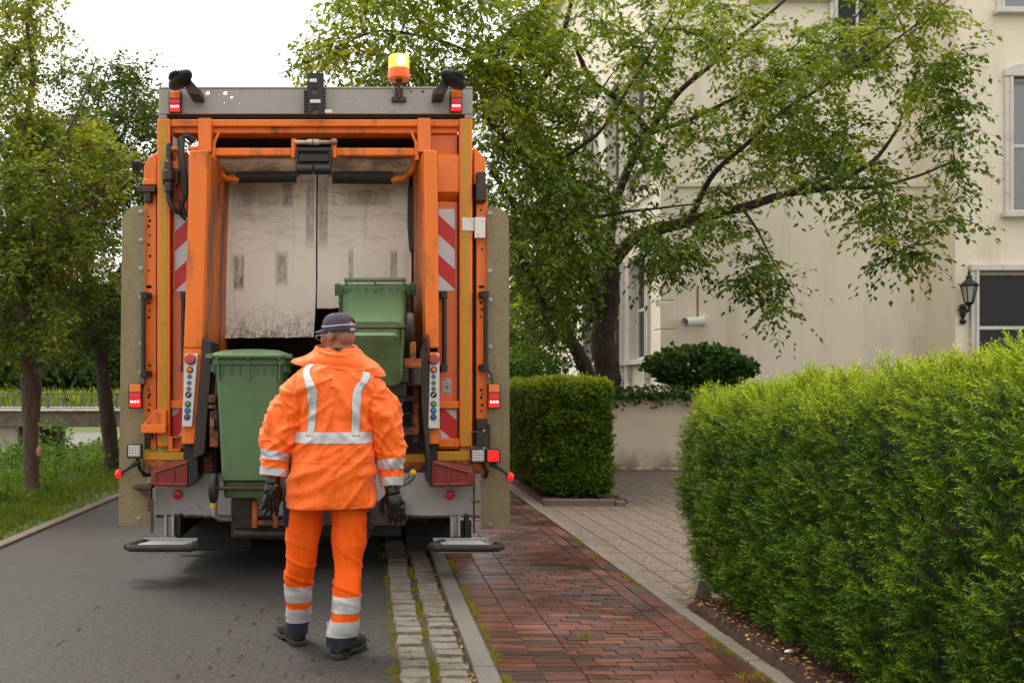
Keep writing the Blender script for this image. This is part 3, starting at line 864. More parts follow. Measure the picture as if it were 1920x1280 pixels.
b.tube([P(268, 690, TY - .02), P(272, 716, TY - .04), P(262, 740, TY - .03)], .008, 6); b.tube([P(912, 690, TY - .02), P(922, 702, TY - .03), P(925, 722, TY - .04)], .008, 6)
b.build('lamp_cable', M['hose'], truck)
for s, pts in ((-1, [(262, 864), (240, 878), (226, 887)]), (1, [(920, 868), (940, 880), (953, 890)])):
    b = MB(); b.tube([P(x, y, TY - .08) for x, y in pts], [.02, .012, .012], 8); o = b.build('marker_lamp', M['rubber'], truck)
    q = P(*((222, 888) if s < 0 else (957, 893)), TY - .08)
    b = MB(); b.ball(q, (.026, .032, .033)); b.build('lens', M['lens_red_lit'], o)
    b = MB(); b.lathe([(.03, -.004), (.03, .03), (.02, .05)], q, 'Y', 14); b.build('lamp_cap', M['black'], o)
for px, py in ((333, 927), (844, 928)):
    b = MB(); b.lathe([(.036, .004), (.036, -.008), (.030, -.012), (.012, -.013)], P(px, py, 7.70), 'Y', 20); b.build('reflector', M['lens_red'], truck)

# roof lamps, chain bracket, beacon
for sgn, bx in ((1, 338), (-1, 850)):
    b = MB()
    c0 = P(bx, 150, TY - .22)
    b.ball(c0, (.062, .13, .042), 18, 10, rot=(R(-18), R(22 * sgn), R(38 * sgn)))
    for k in range(11):
        a = R(-75 + 15 * k); q = c0 + Vector((.066 * math.sin(a), -.085 * math.cos(a) * .8, .034 * math.cos(a))); b.obox(q, (.005, .04, .03), (0, 0, a))
    o = b.build('roof_lamp', M['black'], truck, smooth=45)
    b = MB(); b.pp([(bx + 4 * sgn, 150), (bx + 14 * sgn, 143), (bx + 37 * sgn, 170), (bx + 37 * sgn, 178), (bx + 14 * sgn, 176)], TY - .2, .02)
    b.pp([(bx + 14 * sgn, 160), (bx + 38 * sgn, 168), (bx + 38 * sgn, 180), (bx + 16 * sgn, 178)], TY - .18, .18); b.build('lamp_bracket', M['dark_metal'], o, bevel=.003)
b = MB(); b.rect(576, 137, 607, 213, TY - .07, .03)
cb = b.build('chain_bracket', M['black'], truck)
c = MB()
for x, y, r in ((590, 171, 6), (591, 209, 6)):
    q = P(x, y, TY - .06); c.cyl(q - Vector((0, .1, 0)), q + Vector((0, .1, 0)), r * .004)
cut(cb, c)
b = MB()
for k in range(8): b.obox(P(573, 172 + k * 6, TY - .06), (.025, .04, .016), (0, R(20), 0)); b.obox(P(609, 168 + k * 6.5, TY - .06), (.014, .04, .014))
b.build('chain', M['dark_metal'], cb, bevel=.004)
b = MB()
for x, y, w in ((587, 151, 7), (591, 190, 10), (616, 209, 7)): b.rect(x - w, y - 3.5, x + w, y + 3.5, TY - .085, .02)
b.build('chain_link', M['white_paint'], cb, bevel=.006)  # white colour stands in for bright highlights on the steel links
q = P(748, 150, TY - .03)
b = MB(); b.lathe([(.080, 0), (.083, .012), (.081, .075), (.074, .082)], q, 'Z', 28)
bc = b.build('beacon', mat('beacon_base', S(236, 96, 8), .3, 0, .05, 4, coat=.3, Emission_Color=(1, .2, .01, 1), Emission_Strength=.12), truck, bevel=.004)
t = NT('beacon_lens'); sp = t.sep(); w = t.math('SINE', t.math('MULTIPLY', sp[2], 260)); 
ly = t.rng(w, -1, 1, .55, 1.25)
b1 = t.pbr((1, .5, .03), .15, Emission_Color=(1, .62, .05, 1), Emission_Strength=t.math('MULTIPLY', ly, 1.7))
b = MB(); b.lathe([(.076, .082), (.076, .15), (.076, .166), (.070, .176), (.03, .181)], q, 'Z', 28); b.build('beacon_lens', t.m, bc)
b = MB(); b.lathe([(.02, .088), (.03, .10), (.034, .13), (.03, .16), (.01, .17)], q + Vector((.01, -.055, -.002)), 'Z', 14); b.build('beacon_bulb', emis('beacon_bulb', (1, .9, .45), 12), bc)
b = MB(); b.cyl(q + Vector((0, 0, -.05)), q, .012, .03, 12); b.box(q.x - .055, TY - .03, q.z - .16, q.x + .055, TY, q.z - .125); b.box(q.x - .03, TY - .02, q.z - .14, q.x + .03, TY, q.z - .06); b.cyl(q + Vector((0, 0, -.14)), q + Vector((0, 0, -.04)), .012, n=10)
b.build('beacon_foot', M['dark_metal'], bc, bevel=.004)
b = MB(); b.ball(P(257, 310, TY + .1), (.05, .05, .038), 14, 8, rot=(0, R(-18), 0)); b.cyl(P(262, 310, TY + .1), P(276, 308, TY + .12), .018)
for k in range(7): b.obox(P(249 + k * 2.6, 311, TY + .07), (.004, .07, .07), (0, R(-18), 0))
b.build('side_lamp', M['black'], truck)

# control boxes with their buttons
btn_g = mat('button_grey', (.11, .12, .13), .5)
for poly, f in (([(347, 663), (371, 663), (360, 800), (341, 800)], lambda v: (357.5 - 7.0 * v, 671 + 117 * v)), ([(806, 663), (824, 663), (824, 803), (803, 803)], lambda v: (813.5 - 1.0 * v, 671 + 117 * v))):
    b = MB(); b.pp(poly, Yc - .03, .05); o = b.build('control_box', M['panel_alu'], truck, bevel=.005)
    def knob(v, r, m, d=.014, name='button', ring=False):
        x, y = f(v); q = P(x, y, Yc - .03); b = MB()
        if ring:
            b.lathe([(r * 1.35, .002), (r * 1.35, -.006), (r * 1.02, -.007)], q, 'Y', 20); b.build('button_ring', M['black'], o); b = MB()
        b.lathe([(r, .002), (r, -d * .6), (r * .8, -d), (r * .25, -d * 1.08)], q, 'Y', 22); b.build(name, m, o)
    knob(.02, .040, mat('stop_button', S(176, 70, 74), .45, 0, .06, 20), .035, 'stop_button')
    knob(.19, .018, M['lens_amber'], .014, 'lamp_button', True)
    for v in (.295, .395, .49): knob(v, .0165, btn_g, .008)
    knob(.585, .017, M['black'], .012, 'selector_switch', True)
    x, y = f(.585); b = MB(); b.obox(P(x, y, Yc - .045), (.006, .006, .03), (0, R(45), 0)); b.build('pointer', M['white_paint'], o)
    knob(.735, .0165, mat('button_green', S(70, 150, 92), .35), .01, 'button', True)
    knob(.84, .0165, mat('button_blue', S(40, 130, 185), .35), .01, 'button', True)
    knob(.945, .0165, mat('button_dark_blue', S(70, 84, 140), .35), .01, 'button', True)
q = P(802, 643, Yc - .035)
b = MB(); b.ball(q, (.018, .006, .07), 16, 10); b.build('oval_badge', mat('badge_red', (.12, .02, .02), .4), truck)

# hoses and valve beside the left column
hoses = MB()
hydraulic([P(362, 268, TY - .02), P(352, 255, TY - .05), P(342, 258, TY - .06), P(341, 285, TY - .08), P(346, 330, TY - .08), P(350, 360, TY - .06), P(340, 385, TY - .04), P(348, 408, TY - .02)], .02)
hydraulic([P(366, 262, TY - .02), P(348, 252, TY - .02), P(336, 262, TY - .02), P(336, 290, TY - .04), P(343, 340, TY - .04), P(345, 372, TY - .02)], .018)
hydraulic([P(317, 345, TY - .07), P(316, 372, TY - .07), P(322, 388, TY - .07), P(334, 398, TY - .05), P(344, 400, TY - .02)], .019)
hydraulic([P(326, 345, TY - .05), P(330, 368, TY - .05), P(338, 385, TY - .05), P(340, 405, TY - .02), P(348, 412, TY)], .011)
hydraulic([P(330, 345, TY - .03), P(326, 362, TY - .05), P(334, 378, TY - .06), P(349, 372, TY - .04)], .008)
hoses.build('hydraulic_hose', M['hose'], truck)
b = MB(); b.lathe([(.016, .24), (.02, .2), (.02, .12), (.035, .1), (.035, .04), (.045, .03), (.045, -.03), (.03, -.05), (.03, -.12)], P(316, 330, TY - .08), 'Z', 14); b.rect(304, 318, 311, 345, TY - .04, .05); b.rect(322, 316, 333, 347, TY - .05, .06)
b.build('valve', M['dark_metal'], truck, bevel=.003)
b = MB(); b.rect(316, 275, 334, 283, TY - .05, .05); b.rect(330, 280, 343, 322, TY + .0, .06); b.rect(352, 274, 372, 281, TY - .05, .05); b.cyl(P(313, 280, TY - .06), P(330, 279, TY - .06), .012); b.rect(322, 302, 342, 322, TY - .03, .08)
b.build('valve_mount', M['orange_worn'], truck, bevel=.006)

# lower left bracket, lower beams, bumper
b = MB(); b.pp([(265, 798), (290, 768), (312, 768), (312, 798)], TY - .04, .06); b.rect(264, 796, 311, 812, TY - .10, .14)
b.build('corner_bracket', M['orange_worn'], truck, bevel=.008)
b = MB(); b.rect(252, 811, 285, 823, TY + .02, .05); b.rect(268, 823, 280, 842, TY + .03, .05); b.rect(894, 785, 914, 805, TY - .02, .08); b.rect(894, 809, 912, 838, TY - .05, .08); b.cyl(P(884, 810, TY - .04), P(914, 810, TY - .04), .01)
b.cyl(P(917, 795, TY - .05), P(917, 840, TY - .05), .012)
b.build('door_hinge', M['dark_metal'], truck, bevel=.005)
b = MB(); b.rect(316, 818, 338, 845, TY - .02, .14)
sock = b.build('socket_tube', M['orange_worn'], truck)
c = MB(); c.rect(319, 821, 335, 842, TY - .1, .16); cut(sock, c)
b = MB(); b.rect(268, 861, 345, 886, TY - .02, .2); b.rect(808, 862, 914, 888, TY - .02, .2); b.rect(345, 850, 410, 885, TY + .15, .2); b.rect(750, 850, 810, 888, TY + .15, .2)
b.build('lower_beam', M['orange_dark'], truck, bevel=.008)
b = MB(); b.rect(270, 847, 345, 862, TY - .024, .1); b.rect(820, 846, 882, 863, TY - .024, .1); b.rect(752, 852, 806, 866, TY + .146, .1)
b.build('yellow_strip', M['yellow'], truck, bevel=.003)
b = MB(); b.rect(290, 886, 890, 968, 7.72, .025)
b.build('bumper', M['bumper_grey'], truck, bevel=.006)
b = MB()
for k in range(60):
    x = 292 + k * 10; b.rect(x, 966.5 - random.random() * 2, x + 10.1, 969.5 + random.random(), 7.717, .031)
b.build('bumper_edge', M['rust'], truck)

# red plastic knee guards
for pts, dark in (([(283, 884), (290, 876), (353, 862), (353, 913), (288, 911), (282, 906)], [(352, 862), (371, 852), (371, 896), (353, 914)]),
                  ([(888, 884), (881, 876), (809, 862), (808, 913), (884, 911), (889, 906)], [(809, 862), (800, 856), (800, 900), (808, 914)])):
    b = MB(); b.pp(pts, 7.42, .2)
    cx = sum(p[0] for p in pts) / 6; cy = sum(p[1] for p in pts) / 6
    s = 1 if pts[0][0] < 500 else -1
    xa, xb = pts[0][0], pts[2][0]
    g = lambda u, v: (xa + (xb - xa) * u, (884 - 22 * u if v == 0 else 910 + 3 * u))
    def bar(u0, u1, d0, d1):  # raised ribs of the front
        b.pp([(g(u0, 0)[0], g(u0, 0)[1] + d0), (g(u1, 0)[0], g(u1, 0)[1] + d0), (g(u1, 0)[0], g(u1, 0)[1] + d1), (g(u0, 0)[0], g(u0, 0)[1] + d1)], 7.409, .03)
    def col(u0, u1):
        b.pp([(g(u0, 0)[0], g(u0, 0)[1] + 1), (g(u1, 0)[0], g(u1, 0)[1] + 1), (g(u1, 0)[0], g(u1, 1)[1] - 1), (g(u0, 0)[0], g(u0, 1)[1] - 1)], 7.41, .03)
    bar(.08, .98, 1, 7); col(.03, .16); col(.54, .64); col(.91, .985)
    b.pp([(g(.06, 1)[0], 904), (g(.98, 1)[0], 905), (g(.98, 1)[0], 912), (g(.06, 1)[0], 910.5)], 7.4095, .03)
    kg = b.build('knee_guard', M['red_plastic'], truck, bevel=.01, seg=3)
    b = MB(); b.pp(dark, 7.42, .25)
    for k in range(3): b.rect(dark[0][0] + 3 * s, 880 + k * 4, dark[0][0] + 5 * s, 882 + k * 4, 7.417, .01)
    b.build('guard_side', M['black'], kg, bevel=.006)
b = MB(); b.rect(344, 832, 366, 862, 7.45, .2); b.rect(806, 832, 820, 862, 7.45, .2); b.rect(324, 851, 390, 858, 7.62, .05)
b.build('guard_bracket', M['black'], truck)

M['bar'] = mat('worn_bar', (.62, .6, .57), .45, .2, .2, 20)
# foot steps
for x0, x1, s in ((230, 372, 1), (803, 947, -1)):
    Yf, Yb, z = 7.2, 7.47, .292
    A, B2 = P(x0, 1020, Yf).x, P(x1, 1020, Yf).x
    i0, i1 = (A + .09, B2 - .05) if s > 0 else (A + .05, B2 - .09)
    b = MB(); b.box(i0 + .02, Yf, z - .055, i1 - .02, Yb, z - .02); b.box(i0, Yb - .012, z - .03, i1, Yb + .004, z + .016); b.box(i0, Yf + .012, z - .03, i0 + .03, Yb, z + .001); b.box(i1 - .03, Yf + .012, z - .03, i1, Yb, z + .001)
    st = b.build('foot_step', M['galv'], truck, bevel=.004)
    b = MB()
    for k in range(12):
        x = i0 + .05 + (i1 - i0 - .1) * k / 11; b.obox((x, (Yf + Yb) / 2, z - .002), (.017, Yb - Yf - .06, .012), (0, 0, R(-16 * s)))
    b.build('grating', M['bar'], st, bevel=.003)
    b = MB()
    b.tube([(A + .12, Yb - .07, z - .005), (A + .05, Yf + .10, z - .01), (A + .02, Yf + .04, z - .014), (A + .05, Yf, z - .018), (B2 - .05, Yf, z - .018), (B2 - .02, Yf + .04, z - .014), (B2 - .05, Yf + .12, z - .01)], .026, 10)
    b.build('rubber_edge', M['rubber'], st)
    b = MB(); xs = (312, 322) if s > 0 else (849, 859)
    b.rect(xs[0] - 4, 966, xs[0], 1006, 7.5, .1); b.rect(xs[1], 966, xs[1] + 4, 1006, 7.5, .1); b.rect(xs[0], 968, xs[1], 1006, 7.56, .03)
    b.build('step_hanger', M['galv'], st)
    b = MB(); d = 1 if s > 0 else -1; xs = 334 if s > 0 else 876; b.rect(xs - 4, 966, xs + 4, 1008, 7.55, .12); b.build('step_stay', M['black'], st)
b = MB(); b.rect(248, 910, 284, 917, 7.5, .12); b.pp([(254, 917), (282, 917), (277, 934)], 7.52, .03); b.rect(277, 917, 283, 958, 7.5, .06); b.rect(282, 935, 287.5, 998, 7.48, .012)
b.rect(887, 880, 891, 1000, 7.5, .02); b.cyl(P(884, 940, 7.49), P(900, 940, 7.49), .01); b.cyl(P(884, 968, 7.49), P(900, 968, 7.49), .01)
b.build('flap_stay', M['rust'], truck, bevel=.004)

# bin lift between the columns
b = MB()
b.rect(384, 745, 800, 892, 7.78, .03); b.rect(398, 690, 406, 890, 7.6, .18)
b.build('lift_plate', M['black_void'], truck)
b = MB()
b.rect(391, 740, 404, 755, 7.2, .2); b.rect(393, 770, 410, 838, 7.3, .2); b.rect(391, 758, 406, 766, 7.22, .1); b.rect(393, 786, 402, 806, 7.22, .1)
b.rect(757, 672, 790, 690, 7.3, .12); b.rect(768, 640, 780, 676, 7.3, .06); b.rect(757, 800, 786, 816, 7.5, .12); b.rect(774, 700, 786, 830, 7.55, .1); b.rect(764, 708, 790, 722, 7.28, .12)
b.rect(472, 938, 482, 990, 7.32, .06); b.rect(511, 936, 521, 990, 7.32, .06); b.rect(482, 975, 556, 986, 7.34, .06); b.rect(545, 930, 556, 990, 7.34, .06)
b.build('lift_arm', M['orange_dark'], truck, bevel=.008)
b = MB()
b.rect(720, 716, 762, 742, 7.3, .3); b.rect(752, 690, 766, 716, 7.25, .1); b.pp([(726, 742), (762, 742), (750, 770), (735, 770)], 7.35, .2); b.rect(700, 742, 786, 752, 7.5, .1)
b.cyl(P(778, 690, 7.3), P(778, 720, 7.3), .05, n=14); b.tube([P(752, 770, 7.55), P(752, 775, 7.5), P(772, 775, 7.5), P(774, 800, 7.5)], .012, 8)
b.cyl(P(440, 1000, 7.45), P(560, 1000, 7.45), .045, n=14); b.rect(433, 935, 472, 1008, 7.5, .2); b.rect(560, 940, 760, 985, 7.62, .08)
b.cyl(P(406, 800, 7.3), P(412, 700, 7.3), .03, n=12); b.rect(380, 690, 402, 745, 7.4, .15)
b.build('lift_mechanism', M['dark_metal'], truck, bevel=.006)
b = MB(); b.tube([P(401, 950, 7.4), P(402, 965, 7.4), P(412, 972, 7.42), P(434, 972, 7.45)], .024, 10); b.tube([P(775, 888, 7.35), P(772, 896, 7.36), P(764, 902, 7.38), P(750, 908, 7.42)], .024, 10)
b.build('bumper_pipe', M['steel'], truck)
b = MB(); b.cyl(P(401, 942, 7.4), P(401, 952, 7.4), .027, n=12); b.ball(P(774, 886, 7.35), .027)
b.build('pipe_cap', mat('yellow_cap', S(196, 170, 30), .5), truck)
b = MB(); b.box(-1.42, 7.76, .42, .62, 7.95, .5); b.box(-1.0, 8.0, .24, .25, 8.7, .72); b.box(-1.3, 8.4, .3, .5, 8.5, .75); b.box(-.7, 8.2, .3, -.1, 9.2, .62)
b.box(-1.6, 11.4, .28, -1.56, 13.8, 1.06); b.box(.74, 11.4, .28, .78, 13.8, 1.06); b.box(-1.1, 8.7, .3, .3, 13.5, .7); b.box(-1.52, 7.85, .26, -1.46, 8.9, .95); b.box(.66, 7.85, .26, .70, 8.9, .95); b.box(-1.5, 8.9, .7, .7, 13.8, .74)
b.build('underride_guard_shade_boxes', M['black'], truck, bevel=.01)  # guard beam, with unseen skirts and belly boxes added to block light below

for _o in list(truck.children_recursive):
    if _o.type == 'MESH' and _o.name.split('.')[0] not in ('grating', 'hydraulic_hose', 'valve', 'chassis', 'emblem', 'hopper', 'knee_guard', 'guard_side', 'reflector'):
        split(_o)

# ------------------------------------------------------------------ wheelie bins
t = NT('bin_green')
n = t.noise(2, 5, .6); st = t.noise(14, 6, .7, t.mapped((1, 1, .14))); fi = t.noise(70, 4, .7)
c = t.mix(n, S(76, 106, 70), S(92, 122, 82)); c = t.mix(t.rng(st, .52, .72, 0, .55), c, S(62, 86, 54)); c = t.mix(t.rng(fi, .62, .72, 0, .5), c, S(118, 128, 92))
sp = t.sep()
c = t.mix(t.math('MULTIPLY', t.rng(sp[2], .3, .0, 0, .7), t.rng(t.noise(6, 5), .4, .6)), c, S(78, 76, 44))
M['bin'] = t.pbr(c, .5, nrm=t.bump(fi, .12, .003))
M['bin_lid'] = mat('bin_lid_green', S(92, 122, 84), .42, 0, .08, 3, dirt=S(60, 80, 50), da=.5, ds=9, thr=.58)
def rrect(x, y0, y1, z, r=.06, n=4):
    out = []
    for cx, cy, a0 in ((x - r, y1 - r, 0), (-x + r, y1 - r, 90), (-x + r, y0 + r, 180), (x - r, y0 + r, 270)):
        out += [Vector((cx + r * math.cos(R(a0 + 90 * i / n)), cy + r * math.sin(R(a0 + 90 * i / n)), z)) for i in range(n + 1)]
    return out
def rings(b, rs, mi=0):
    n0 = len(b.v); k = len(rs[0])
    for r in rs: b.v += r
    for i in range(len(rs) - 1):
        for j in range(k): b.f.append((n0 + i * k + j, n0 + i * k + (j + 1) % k, n0 + (i + 1) * k + (j + 1) % k, n0 + (i + 1) * k + j)); b.m.append(mi)
    b.f += [tuple(range(n0, n0 + k)), tuple(range(n0 + (len(rs) - 1) * k, n0 + len(rs) * k))]; b.m += [mi, mi]
BIN = empty('wheelie_bin', (0, 0, 0), 'dusty green wheelie bin standing upright on the lift, left of the worker', 'wheelie bin', 'green wheelie bins on the truck lift')
b = MB()
rings(b, [rrect(.195, .08, .44, .03, .05), rrect(.20, .07, .46, .05, .055), rrect(.203, .065, .465, .14, .055), rrect(.205, .018, .468, .155, .05), rrect(.212, .015, .49, .3, .05), rrect(.235, .008, .54, .75, .05), rrect(.246, .0, .565, .925, .05), rrect(.27, -.012, .59, .93, .05), rrect(.272, -.014, .592, .97, .05)])
for k in range(9): b.box(-.25 + k * .06, -.013, .86, -.244 + k * .06, .01, .93)
for sx in (-1, 1):
    for k in range(7): b.box(sx * .262 - .02, .03 + k * .07, .88, sx * .262 + .0, .036 + k * .07, .93)
b.build('body', M['bin'], BIN, bevel=.004)
b = MB()
rings(b, [rrect(.276, -.02, .61, .972, .05), rrect(.28, -.022, .615, .978, .05), rrect(.28, -.022, .615, .992, .05), rrect(.27, -.01, .6, 1.008, .06), rrect(.2, .06, .5, 1.03, .06), rrect(.08, .18, .4, 1.04, .06)])
b.obox((-.285, .02, .985), (.05, .09, .03)); b.obox((.285, .02, .985), (.05, .09, .03))
b.build('lid', M['bin_lid'], BIN, bevel=.004)
b = MB(); b.tube([(-.235, -.055, .985), (.235, -.055, .985)], .016, 12)
for x in (-.22, -.0, .22): b.box(x - .008, -.065, .962, x + .008, .0, .992); b.box(x - .005, -.02, .82, x + .005, .006, .965)
b.build('handle', M['bin_lid'], BIN, bevel=.004)
b = MB(); b.cyl((-.27, .045, .10), (.27, .045, .10), .013, n=12); b.build('axle', M['rust'], BIN)
for sx in (-1, 1):
    b = MB(); b.lathe([(.055, -.022), (.09, -.024), (.1, -.016), (.1, .016), (.09, .024), (.055, .022), (.03, .018)], (sx * .262, .045, .10), 'X', 26); b.lathe([(.03, .026), (.05, .02), (.05, -.02), (.03, -.026)], (sx * .262, .045, .10), 'X', 14)
    b.build('wheel', M['rubber'], BIN)
BIN2 = copy_tree(BIN)
BIN2['label'] = 'green wheelie bin tipped up by the lift with its base showing, right of the worker'
k = 1.045
q = P(467, 944, 7.08); BIN.location = q; BIN.scale = (k * .93, k, k)
rot = Euler((R(-69), 0, R(-2))).to_matrix()
ax = P(697, 614, 6.95)
BIN2.scale = (k * .96,) * 3; BIN2.rotation_euler = (R(-69), 0, R(-2)); BIN2.location = ax - rot @ (Vector((0, .045, .10)) * k * .96)
# ================================================================== the worker
class Loft:
    """Rings (centre, half width, half depth, width axis, depth axis, squareness) blended smoothly; disp(t, a, p) pushes the skin out."""
    def __init__(s, rs, disp=None):
        s.r = rs; s.disp = disp
    def ring(s, t):
        n = len(s.r) - 1; x = max(0, min(t, 1)) * n; i = min(int(x), n - 1); f = x - i
        g = [s.r[max(i - 1, 0)], s.r[i], s.r[i + 1], s.r[min(i + 2, n)]]
        def cr(a, b, c, d): return (b * 2 + (c - a) * f + (a * 2 - b * 5 + c * 4 - d) * f * f + (b * 3 - a - c * 3 + d) * f ** 3) * .5
        return [cr(*[Vector(q[k]) if k in (0, 3, 4) else q[k] for q in g]) for k in range(6)]
    def pt(s, t, a, off=0):
        c, rx, ry, ax, ay, p = s.ring(t)
        ca, sa = math.cos(a), math.sin(a); e = 2 / p
        u = math.copysign(abs(ca) ** e, ca); v = math.copysign(abs(sa) ** e, sa)
        q = c + ax * rx * u + ay * ry * v
        nrm = (ax * u / max(rx, .02) + ay * v / max(ry, .02)).normalized()
        d = off + (s.disp(t, a, q) if s.disp else 0)
        return q + nrm * d
    def mesh(s, b, t0=0, t1=1, a0=0, a1=2 * math.pi, nt=40, na=48, off=0, thick=None, mi=0, cap0=True, cap1=True, edge=None):
        full = abs(a1 - a0 - 2 * math.pi) < 1e-6
        cols = na if full else na + 1
        layers = [off] if thick is None else [off, off - thick]
        n0 = len(b.v)
        for o in layers:
            for i in range(nt + 1):
                for k in range(cols):
                    t = t0 + (t1 - t0) * i / nt; a = a0 + (a1 - a0) * k / na
                    b.v.append(s.pt(t, a, o))
        fs = []
        def quad(L, i, k): 
            k2 = (k + 1) % cols; q = n0 + L * (nt + 1) * cols
            return (q + i * cols + k, q + i * cols + k2, q + (i + 1) * cols + k2, q + (i + 1) * cols + k)
        for L_ in range(len(layers)):
            for i in range(nt):
                for k in range(na): fs.append(quad(L_, i, k))
        if len(layers) == 2:
            q = (nt + 1) * cols
            for i in (0, nt):
                for k in range(na):
                    k2 = (k + 1) % cols; fs.append((n0 + i * cols + k, n0 + i * cols + k2, n0 + q + i * cols + k2, n0 + q + i * cols + k))
            if not full:
                for k in (0, cols - 1):
                    for i in range(nt): fs.append((n0 + i * cols + k, n0 + (i + 1) * cols + k, n0 + q + (i + 1) * cols + k, n0 + q + i * cols + k))
        elif full:
            if cap0: fs.append(tuple(n0 + k for k in range(cols)))
            if cap1: fs.append(tuple(n0 + nt * cols + k for k in range(cols)))
        b.f += fs; b.m += [mi] * len(fs)

XX, YY, ZZ = Vector((1, 0, 0)), Vector((0, 1, 0)), Vector((0, 0, 1))
PY = 5.45
BX = P(625, 730, PY).x
ploc = Vector((BX, PY, 0))

def crease(n, w): return math.exp(-(n / w) ** 2)
def ridge(p, f, seed=0): return 1 - abs(mn.noise(Vector(p) * f + Vector((seed, seed * 1.7, -seed))) * 2)
def sm(x, a, b):
    x = max(0, min(1, (x - a) / (b - a))); return x * x * (3 - 2 * x)

t = NT('hi_vis_orange')
n = t.noise(9, 5, .65); n2 = t.noise(160, 3); 
c = t.mix(n, (.97, .108, .002), (1.0, .180, .005))
c = t.mix(t.rng(t.noise(14, 6, .7), .62, .75, 0, .3), c, (.55, .08, .01))
wr = t.noise(13, 4, .5, t.mapped((1.6, 1, .55), (0, R(35), 0)), .2)
M['hivis'] = t.pbr(c, .42, nrm=t.bump(t.math('ADD', wr, t.math('MULTIPLY', n2, .08)), .8, .03), spec=.35, Sheen_Weight=.15)
t = NT('hi_vis_trousers')
n = t.noise(7, 5, .65); wr = t.noise(9, 5, .55, t.mapped((1, 1, .5)), .8); we = t.noise(300, 2)
c = t.mix(n, (.80, .085, .002), (.92, .125, .003))
c = t.mix(t.rng(t.noise(10, 6, .7), .6, .75, 0, .35), c, (.4, .07, .01))
M['hivis_t'] = t.pbr(c, .75, nrm=t.bump(t.math('ADD', wr, t.math('MULTIPLY', we, .1)), .45, .02), spec=.2)
t = NT('reflective_silver')
n = t.noise(22, 5, .6, None, .8)
c = t.mix(n, (.40, .40, .41), (.60, .60, .60)); c = t.mix(t.rng(t.noise(40, 6, .7), .6, .72, 0, .5), c, (.25, .24, .23))
M['silver'] = t.pbr(c, .38, .25, nrm=t.bump(n, .4, .01))
M['navy'] = mat('navy_cloth', (.012, .013, .024), .85, 0, .25, 12, bump=.3, bs=200)
t = NT('skin')
n = t.noise(24, 5, .6); n2 = t.noise(380, 3, .7); sp = t.sep()
c = t.mix(n, (.28, .105, .060), (.38, .160, .098))
M['skin'] = t.pbr(c, .5, nrm=t.bump(n2, .25, .002), Subsurface_Weight=.12, Subsurface_Radius=(.02, .008, .004))
M['stubble'] = mat('stubble', (.26, .17, .13), .8, 0, .3, 60, bump=.6, bs=260)

# --- the body: one continuous skin, head turned to the left
hd = Vector((P(633, 628, 5.49).x, 5.49, 1.701)); HROT = Euler((R(-3), R(-3), R(56)))
hm = HROT.to_matrix() * 0.945
b = MB()
k = len(b.v)
b.ball((0, -.014, .032), (.0755, .097, .086), 24, 16)
b.ball((0, -.055, -.02), (.062, .052, .06), 18, 12)
b.ball((0, .030, -.025), (.062, .066, .088), 20, 14)
b.ball((0, .046, -.082), (.044, .044, .034), 16, 10)
b.ball((0, .085, .005), (.052, .018, .016), 14, 8); b.ball((0, .107, -.030), (.013, .020, .021), 12, 8); b.ball((0, .098, -.012), (.010, .016, .028), 12, 8)
b.ball((-.011, .1, -.042), (.011, .012, .010), 10, 6); b.ball((.011, .1, -.042), (.011, .012, .010), 10, 6)
b.ball((0, .088, -.066), (.024, .012, .007), 12, 6); b.ball((0, .086, -.076), (.021, .012, .008), 12, 6)
for sx in (-1, 1):
    b.ball((.046 * sx, .062, -.026), (.022, .026, .02), 12, 8)
    b.ball((.079 * sx, -.006, -.012), (.009, .022, .033), 14, 10, rot=(R(12), 0, R(-22 * sx))); b.ball((.077 * sx, .004, -.036), (.008, .011, .014), 10, 6)
b.tube([(0, -.022, -.04), (0, -.035, -.11), (0, -.03, -.2)], [.054, .053, .062], 20)
b.xf(Matrix.Translation(hd) @ hm.to_4x4(), k)
sh_l, sh_r = P(580, 716, PY), P(686, 716, PY)
b.tube([(BX, PY + .02, 1.62), (BX, PY + .01, 1.50), (BX, PY, 1.3), (BX, PY - .01, 1.1), (BX, PY - .01, .92), (BX, PY, .82)], [.055, .09, .10, .10, .10, .09], 20)
b.tube([sh_l, Vector((BX, PY, 1.47)), sh_r], [.05, .08, .05], 16)
ARM_L = [P(577, 716, PY), P(548, 752, PY), P(527, 795, PY), P(516, 840, PY - .02), P(513, 893, PY - .04)]
ARM_R = [P(686, 716, PY), P(711, 750, PY), P(726, 795, PY), P(733, 845, PY - .01), P(735, 905, PY - .03)]
for A in (ARM_L, ARM_R): b.tube(A + [A[-1] + Vector((0, 0, -.06))], [.045, .05, .046, .040, .034, .032], 14)
YL, YR = 5.60, 5.33
LEG_L = [Vector((P(590, 940, PY).x, PY, .82)), Vector((P(573, 990, 5.48).x, 5.48, .63)), Vector((P(563, 1062, 5.53).x, 5.50, .45)), Vector((P(560, 1110, YL).x, 5.56, .27)), Vector((P(559, 1175, YL).x, YL, .09))]
LEG_R = [Vector((P(656, 940, PY).x, PY, .82)), Vector((P(654, 990, 5.42).x, 5.42, .64)), Vector((P(652, 1055, 5.38).x, 5.40, .46)), Vector((P(650, 1110, YR).x, 5.36, .29)), Vector((P(640, 1190, YR).x, YR, .09))]
for A in (LEG_L, LEG_R): b.tube(A, [.085, .075, .056, .052, .04], 14)
body = b.build('person', M['skin'], loc=ploc)
remesh(body, .0065, 3)
props(body, 'worker in orange hi-vis jacket and trousers seen from behind, navy cap, walking towards the truck', 'person')
b = MB()
for sx in (-1, 1): b.ball(hm @ Vector((.03 * sx, .082, -.006)) + hd, .0125, 12, 8)
